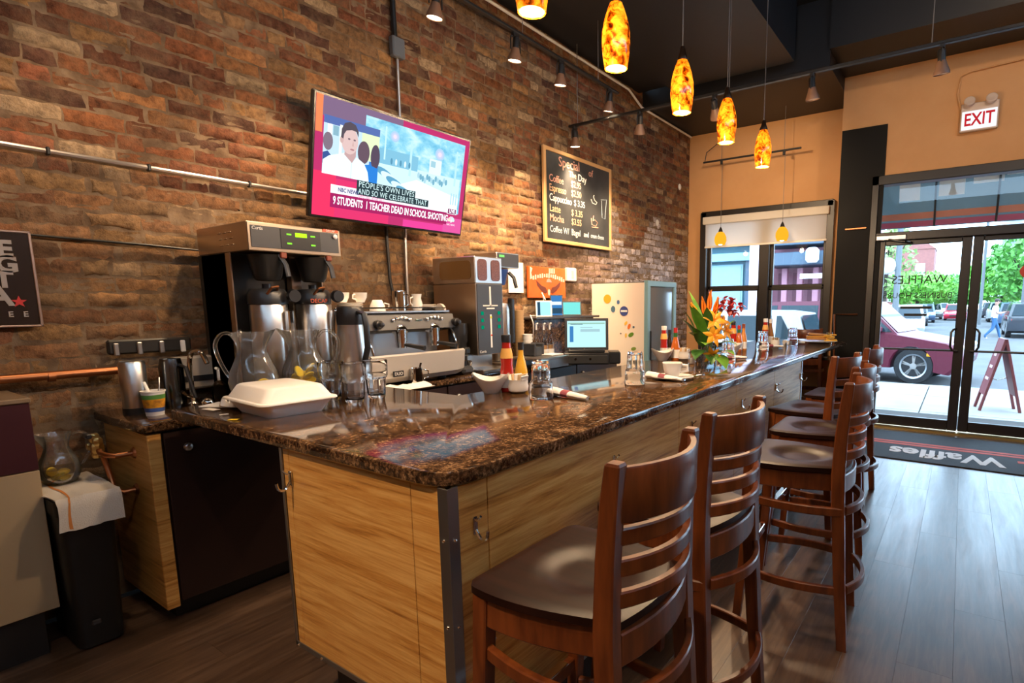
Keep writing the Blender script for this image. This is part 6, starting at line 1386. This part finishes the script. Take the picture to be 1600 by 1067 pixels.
MB().box((0, 3, 4.5), (4.4, 4, 9)).obj('wall', PK, bB); MB().box((-1.95, .5, 4), (.5, .9, 8), .02).obj('pier', mat('pale_pink', (.72, .55, .60), .6), bB)
for i in range(6): x = -1.35+.6*i; MB().box((x, .2, 1.5), (.22, .24, 3.0), .02).obj('column', PK, bB); MB().box((x+.3, .95, 1.5), (.34, .06, 2.7)).obj('shutter', PKD, bB)
MB().box((.4, .1, 3.3), (3.5, 1.9, .5), .03).obj('balcony', DKF, bB); MB().box((.4, -.2, 4.6), (3.5, 1.6, 1.6), .03).obj('bay', DKF, bB); MB().box((.8, -.9, 2.62), (1.4, .06, .18)).obj('sign_board', mat('sign_pale', (.85, .75, .8), .5), bB)
bl_ = MB().lathe([(.16, 0), (.24, .1), (.24, .45), (.14, .55)], 16).obj('globe', mat('globe_white', (.92, .93, .95), .4), bB); bl_.location = (.55, -1.1, 3.1)
# far buildings along the street
BRK = mat('red_brick_far', (.32, .12, .10), .8, col2=(.26, .1, .09), scale=3); GRB = mat('grey_block', (.42, .50, .58), .6)
bC = building('brick_house', 'red brick house with gable behind the street trees', (at_y(1408, 450, 84).x-1, 84, -.2)); MB().box((0, 3, 4.2), (9, 6, 8.4)).obj('wall', BRK, bC)
MB().add([(-4.6, -.1, 8.4), (4.6, -.1, 8.4), (0, -.1, 12), (-4.6, 6, 8.4), (4.6, 6, 8.4), (0, 6, 12)], [(0, 1, 2), (5, 4, 3), (0, 2, 5, 3), (1, 4, 5, 2), (0, 3, 4, 1)]).obj('roof', BRK, bC)
for i in range(6): MB().box((-3+3*(i % 3), -.05, 2.5+3.2*(i//3)), (1.1, .08, 1.7)).obj('window', GRB, bC)
bD = building('apartment_block', 'pale grey apartment block rising behind the right hand trees', (at_y(1585, 420, 90).x+3, 90, -.2)); MB().box((0, 4, 7.5), (9.5, 8, 15)).obj('wall', mat('pale_grey_wall', (.60, .66, .74), .6), bD)
for i in range(5):
    for j in range(3): wv = MB().box((-3.4+3.4*j, -.05, 2.2+2.7*i), (1.6, .1, 1.5)).obj('window', mat('window_dark', (.12, .16, .22), .2), bD); MB().box((-3.4+3.4*j, -.6, 1.2+2.7*i), (2.2, 1.1, .15)).obj('balcony', GRB, bD)
bE = building('dark_pavilion', 'low dark building behind the parked cars on the left', (at_y(1385, 480, 60).x-6, 52, -.2)); MB().box((0, 2, 1.6), (8, 4, 3.2)).obj('wall', mat('dark_green_wall', (.04, .09, .08), .7), bE); MB().box((0, 1.9, 3.3), (8.4, 4.4, .25), .04).obj('roof', DKF, bE)
# ---- trees
LF = [mat('tree_leaf_light', (.16, .42, .05), .6), mat('tree_leaf_mid', (.10, .32, .05), .6), mat('tree_leaf_olive', (.22, .33, .10), .6)]
BARK = mat('bark', (.06, .05, .04), .9)
def tree(label, px, y, zc0, rx, rz_, m, n=1500, ls=.28):
    q = at_y(px, 470, y); t = thing('street_tree', label, 'tree', (q.x, y, -.2), 0, 'trees along the street')
    MB().tube([(0, 0, 0), (.1, 0, zc0*.5), (0, .1, zc0+.3*rz_)], [.2, .15, .08], 8).obj('trunk', BARK, t)
    for k in range(5): a = k*1.26; MB().tube([(.05, 0, zc0*.7), (rx*.4*math.cos(a), rx*.4*math.sin(a), zc0), (rx*.7*math.cos(a), rx*.7*math.sin(a), zc0+rz_*.4)], [.08, .05, .02], 6).obj('branch', BARK, t)
    r_ = random.Random(px); b = MB()
    for i in range(n):
        while True:
            p = Vector((r_.uniform(-1, 1), r_.uniform(-1, 1), r_.uniform(-1, 1)))
            if p.length < 1 and (p.length > .45 or r_.random() < .3) and noise.noise(p*2.2+Vector((px, 0, 0)))+.25 > 0: break
        c = Vector((p.x*rx, p.y*rx, zc0+p.z*rz_)); a = Vector((r_.uniform(-1, 1), r_.uniform(-1, 1), r_.uniform(-1, 1))).normalized(); e = a.orthogonal().normalized(); s_ = ls*r_.uniform(.6, 1.3)
        b.add([c-a*s_, c+e*s_*.6, c+a*s_, c-e*s_*.6], [(0, 1, 2, 3)])
    o = b.obj('foliage', m, t, None); o['kind'] = 'stuff'
tree('olive leaved tree nearest on the left of the street', 1378, 38, 4.3, 1.7, 2.4, LF[2], 800, .17); tree('bright green tree behind the lettering on the glass', 1432, 62, 2.9, 3.3, 1.7, LF[0], 2200, .24); tree('green tree farther down the left side', 1466, 100, 3.2, 3.0, 2.0, LF[1], 1300, .34); tree('small pale tree at the end of the street', 1492, 130, 4, 5, 3, LF[1], 1300, .5)
tree('bright green tree right of the door mullion', 1562, 60, 3.5, 3.0, 2.0, LF[0], 2200, .24); tree('green tree at the right edge of the street', 1606, 50, 4.2, 2.7, 2.6, LF[1], 2000, .24); tree('distant green tree behind the right hand cars', 1514, 108, 3.0, 2.6, 1.8, LF[1], 1300, .34)
# ---- street poles and wires
for px, y, h, lb in ((1399, 22.5, 7, 'dark street lamp post with white globe on the left'), (1532, 48, 11, 'tall utility pole on the right of the street'), (1598, 38, 10, 'utility pole at the right edge of the street')):
    q = at_y(px, 480, y); t = thing('street_pole', lb, 'pole', (q.x, y, -.2), 0, 'street poles'); MB().cyl((0, 0, 0), (0, 0, h), .11, .08, 10).obj('shaft', mat('pole_grey', (.12, .13, .14), .7), t)
    if y < 23: MB().sphere((-.35, 0, 2.9), .3, 14, 8).obj('globe', mat('globe_white', (0, 0, 0)), t); MB().tube([(0, 0, 2.4), (-.3, 0, 2.5), (-.35, 0, 2.7)], .03, 6).obj('bracket', BARK, t)
    else: MB().box((0, 0, h-.8), (2, .12, .12)).obj('crossarm', BARK, t)
for i, (z0, z1) in enumerate(((8.0, 9.5), (6.8, 8.1), (9.4, 10.4))):
    o = MB().tube([(-14, 42, z0), (-6, 42, z0-.1), (4, 42, z1-.2), (14, 42, z1)], .025, 5).obj('overhead_wire', BLACK); tag(o, ['middle overhead wire crossing the street', 'lowest overhead wire crossing the street', 'highest overhead wire crossing the street'][i], 'wire')
# ---- pedestrian
def person(label, loc, rz):
    t = thing('person', label, 'person', loc, rz)
    J = {'pelvis': (0, 0, .95), 'waist': (0, .0, 1.08), 'chest': (.02, 0, 1.30), 'neck': (.04, 0, 1.47), 'head0': (.06, 0, 1.56), 'head1': (.08, 0, 1.68), 'lsh': (.02, .19, 1.40), 'rsh': (.02, -.19, 1.40), 'lel': (.03, .25, 1.13), 'rel': (.02, -.26, 1.13), 'lwr': (.25, .17, 1.16), 'rwr': (.25, -.15, 1.16), 'lhd': (.33, .13, 1.19), 'rhd': (.33, -.11, 1.19),
         'lhip': (0, .09, .92), 'rhip': (0, -.09, .92), 'lkn': (.20, .10, .52), 'rkn': (-.04, -.10, .50), 'lan': (.30, .10, .10), 'ran': (-.32, -.10, .18), 'lto': (.44, .10, .05), 'rto': (-.22, -.10, .05)}
    R = {'pelvis': .14, 'waist': .135, 'chest': .155, 'neck': .06, 'head0': .09, 'head1': .10, 'lsh': .075, 'rsh': .075, 'lel': .05, 'rel': .05, 'lwr': .035, 'rwr': .035, 'lhd': .035, 'rhd': .035, 'lhip': .10, 'rhip': .10, 'lkn': .07, 'rkn': .07, 'lan': .045, 'ran': .045, 'lto': .04, 'rto': .04}
    E_ = [('pelvis', 'waist'), ('waist', 'chest'), ('chest', 'neck'), ('neck', 'head0'), ('head0', 'head1'), ('chest', 'lsh'), ('chest', 'rsh'), ('lsh', 'lel'), ('rsh', 'rel'), ('lel', 'lwr'), ('rel', 'rwr'), ('lwr', 'lhd'), ('rwr', 'rhd'), ('pelvis', 'lhip'), ('pelvis', 'rhip'), ('lhip', 'lkn'), ('rhip', 'rkn'), ('lkn', 'lan'), ('rkn', 'ran'), ('lan', 'lto'), ('ran', 'rto')]
    ks = list(J); me = bpy.data.meshes.new('body'); me.from_pydata([J[k] for k in ks], [(ks.index(a), ks.index(b)) for a, b in E_], [])
    o = bpy.data.objects.new('body', me); COL.objects.link(o); o.modifiers.new('skin', 'SKIN'); s_ = o.modifiers.new('sub', 'SUBSURF'); s_.levels = s_.render_levels = 1
    for i, k in enumerate(ks): me.skin_vertices[0].data[i].radius = (R[k], R[k]*(.85 if k in ('pelvis', 'waist', 'chest') else 1)); me.skin_vertices[0].data[i].use_root = (k == 'pelvis')
    nm = bpy.data.meshes.new_from_object(o.evaluated_get(bpy.context.evaluated_depsgraph_get())); bpy.data.objects.remove(o)
    for m_ in (mat('skin_tone', (.42, .24, .17), .6), mat('white_tee', (.82, .84, .86), .8), mat('blue_jeans', (.03, .10, .22), .8), mat('shoe_white', (.75, .75, .75), .6)): nm.materials.append(m_)
    for p_ in nm.polygons:
        c = p_.center; p_.use_smooth = True
        p_.material_index = 3 if c.z < .11 else 2 if c.z < .97 else 1 if (c.z < 1.47 and not (c.x > .12) and not (abs(c.y) > .2 and c.z < 1.2)) else 0
    ob = bpy.data.objects.new('body', nm); COL.objects.link(ob); ob.parent = t
    MB().sphere((.06, 0, 1.69), .105, 12, 8, (1, .92, .8)).obj('hair', mat('hair_dark', (.05, .035, .03), .7), t)
    for s in (-1, 1): MB().sphere((.165, s*.035, 1.66), .012, 8, 5).obj('eye', BLACKP, t); MB().sphere((.075, s*.10, 1.63), .025, 8, 6, (.8, .4, 1.3)).obj('ear', mat('skin_tone', (0, 0, 0)), t)
    MB().sphere((.175, 0, 1.625), .02, 8, 6, (1, .7, 1.2)).obj('nose', mat('skin_tone', (0, 0, 0)), t)
    for s in (-1, 1):
        for q in range(4): MB().tube([(.335, s*.12+.014*(q-1.5), 1.195), (.375, s*.11+.013*(q-1.5), 1.2), (.39, s*.10+.012*(q-1.5), 1.225)], .008, 6).obj('finger', mat('skin_tone', (0, 0, 0)), t)
        MB().tube([(.33, s*.10, 1.21), (.35, s*.075, 1.235)], .009, 6).obj('thumb', mat('skin_tone', (0, 0, 0)), t)
    return t
q = at_z(1550, 531, -.22); person('person in white shirt and blue jeans crossing the street looking down', (q.x, q.y, -.22), .25)
ph = MB().box((0, 0, 0), (.012, .075, .15), .005).obj('mobile_phone', BLACKP); ph.location = (q.x+.40*math.cos(.25), q.y+.40*math.sin(.25), 1.03); ph.rotation_euler = (0, -.5, .25); tag(ph, 'dark mobile phone held by the walking person', 'phone')
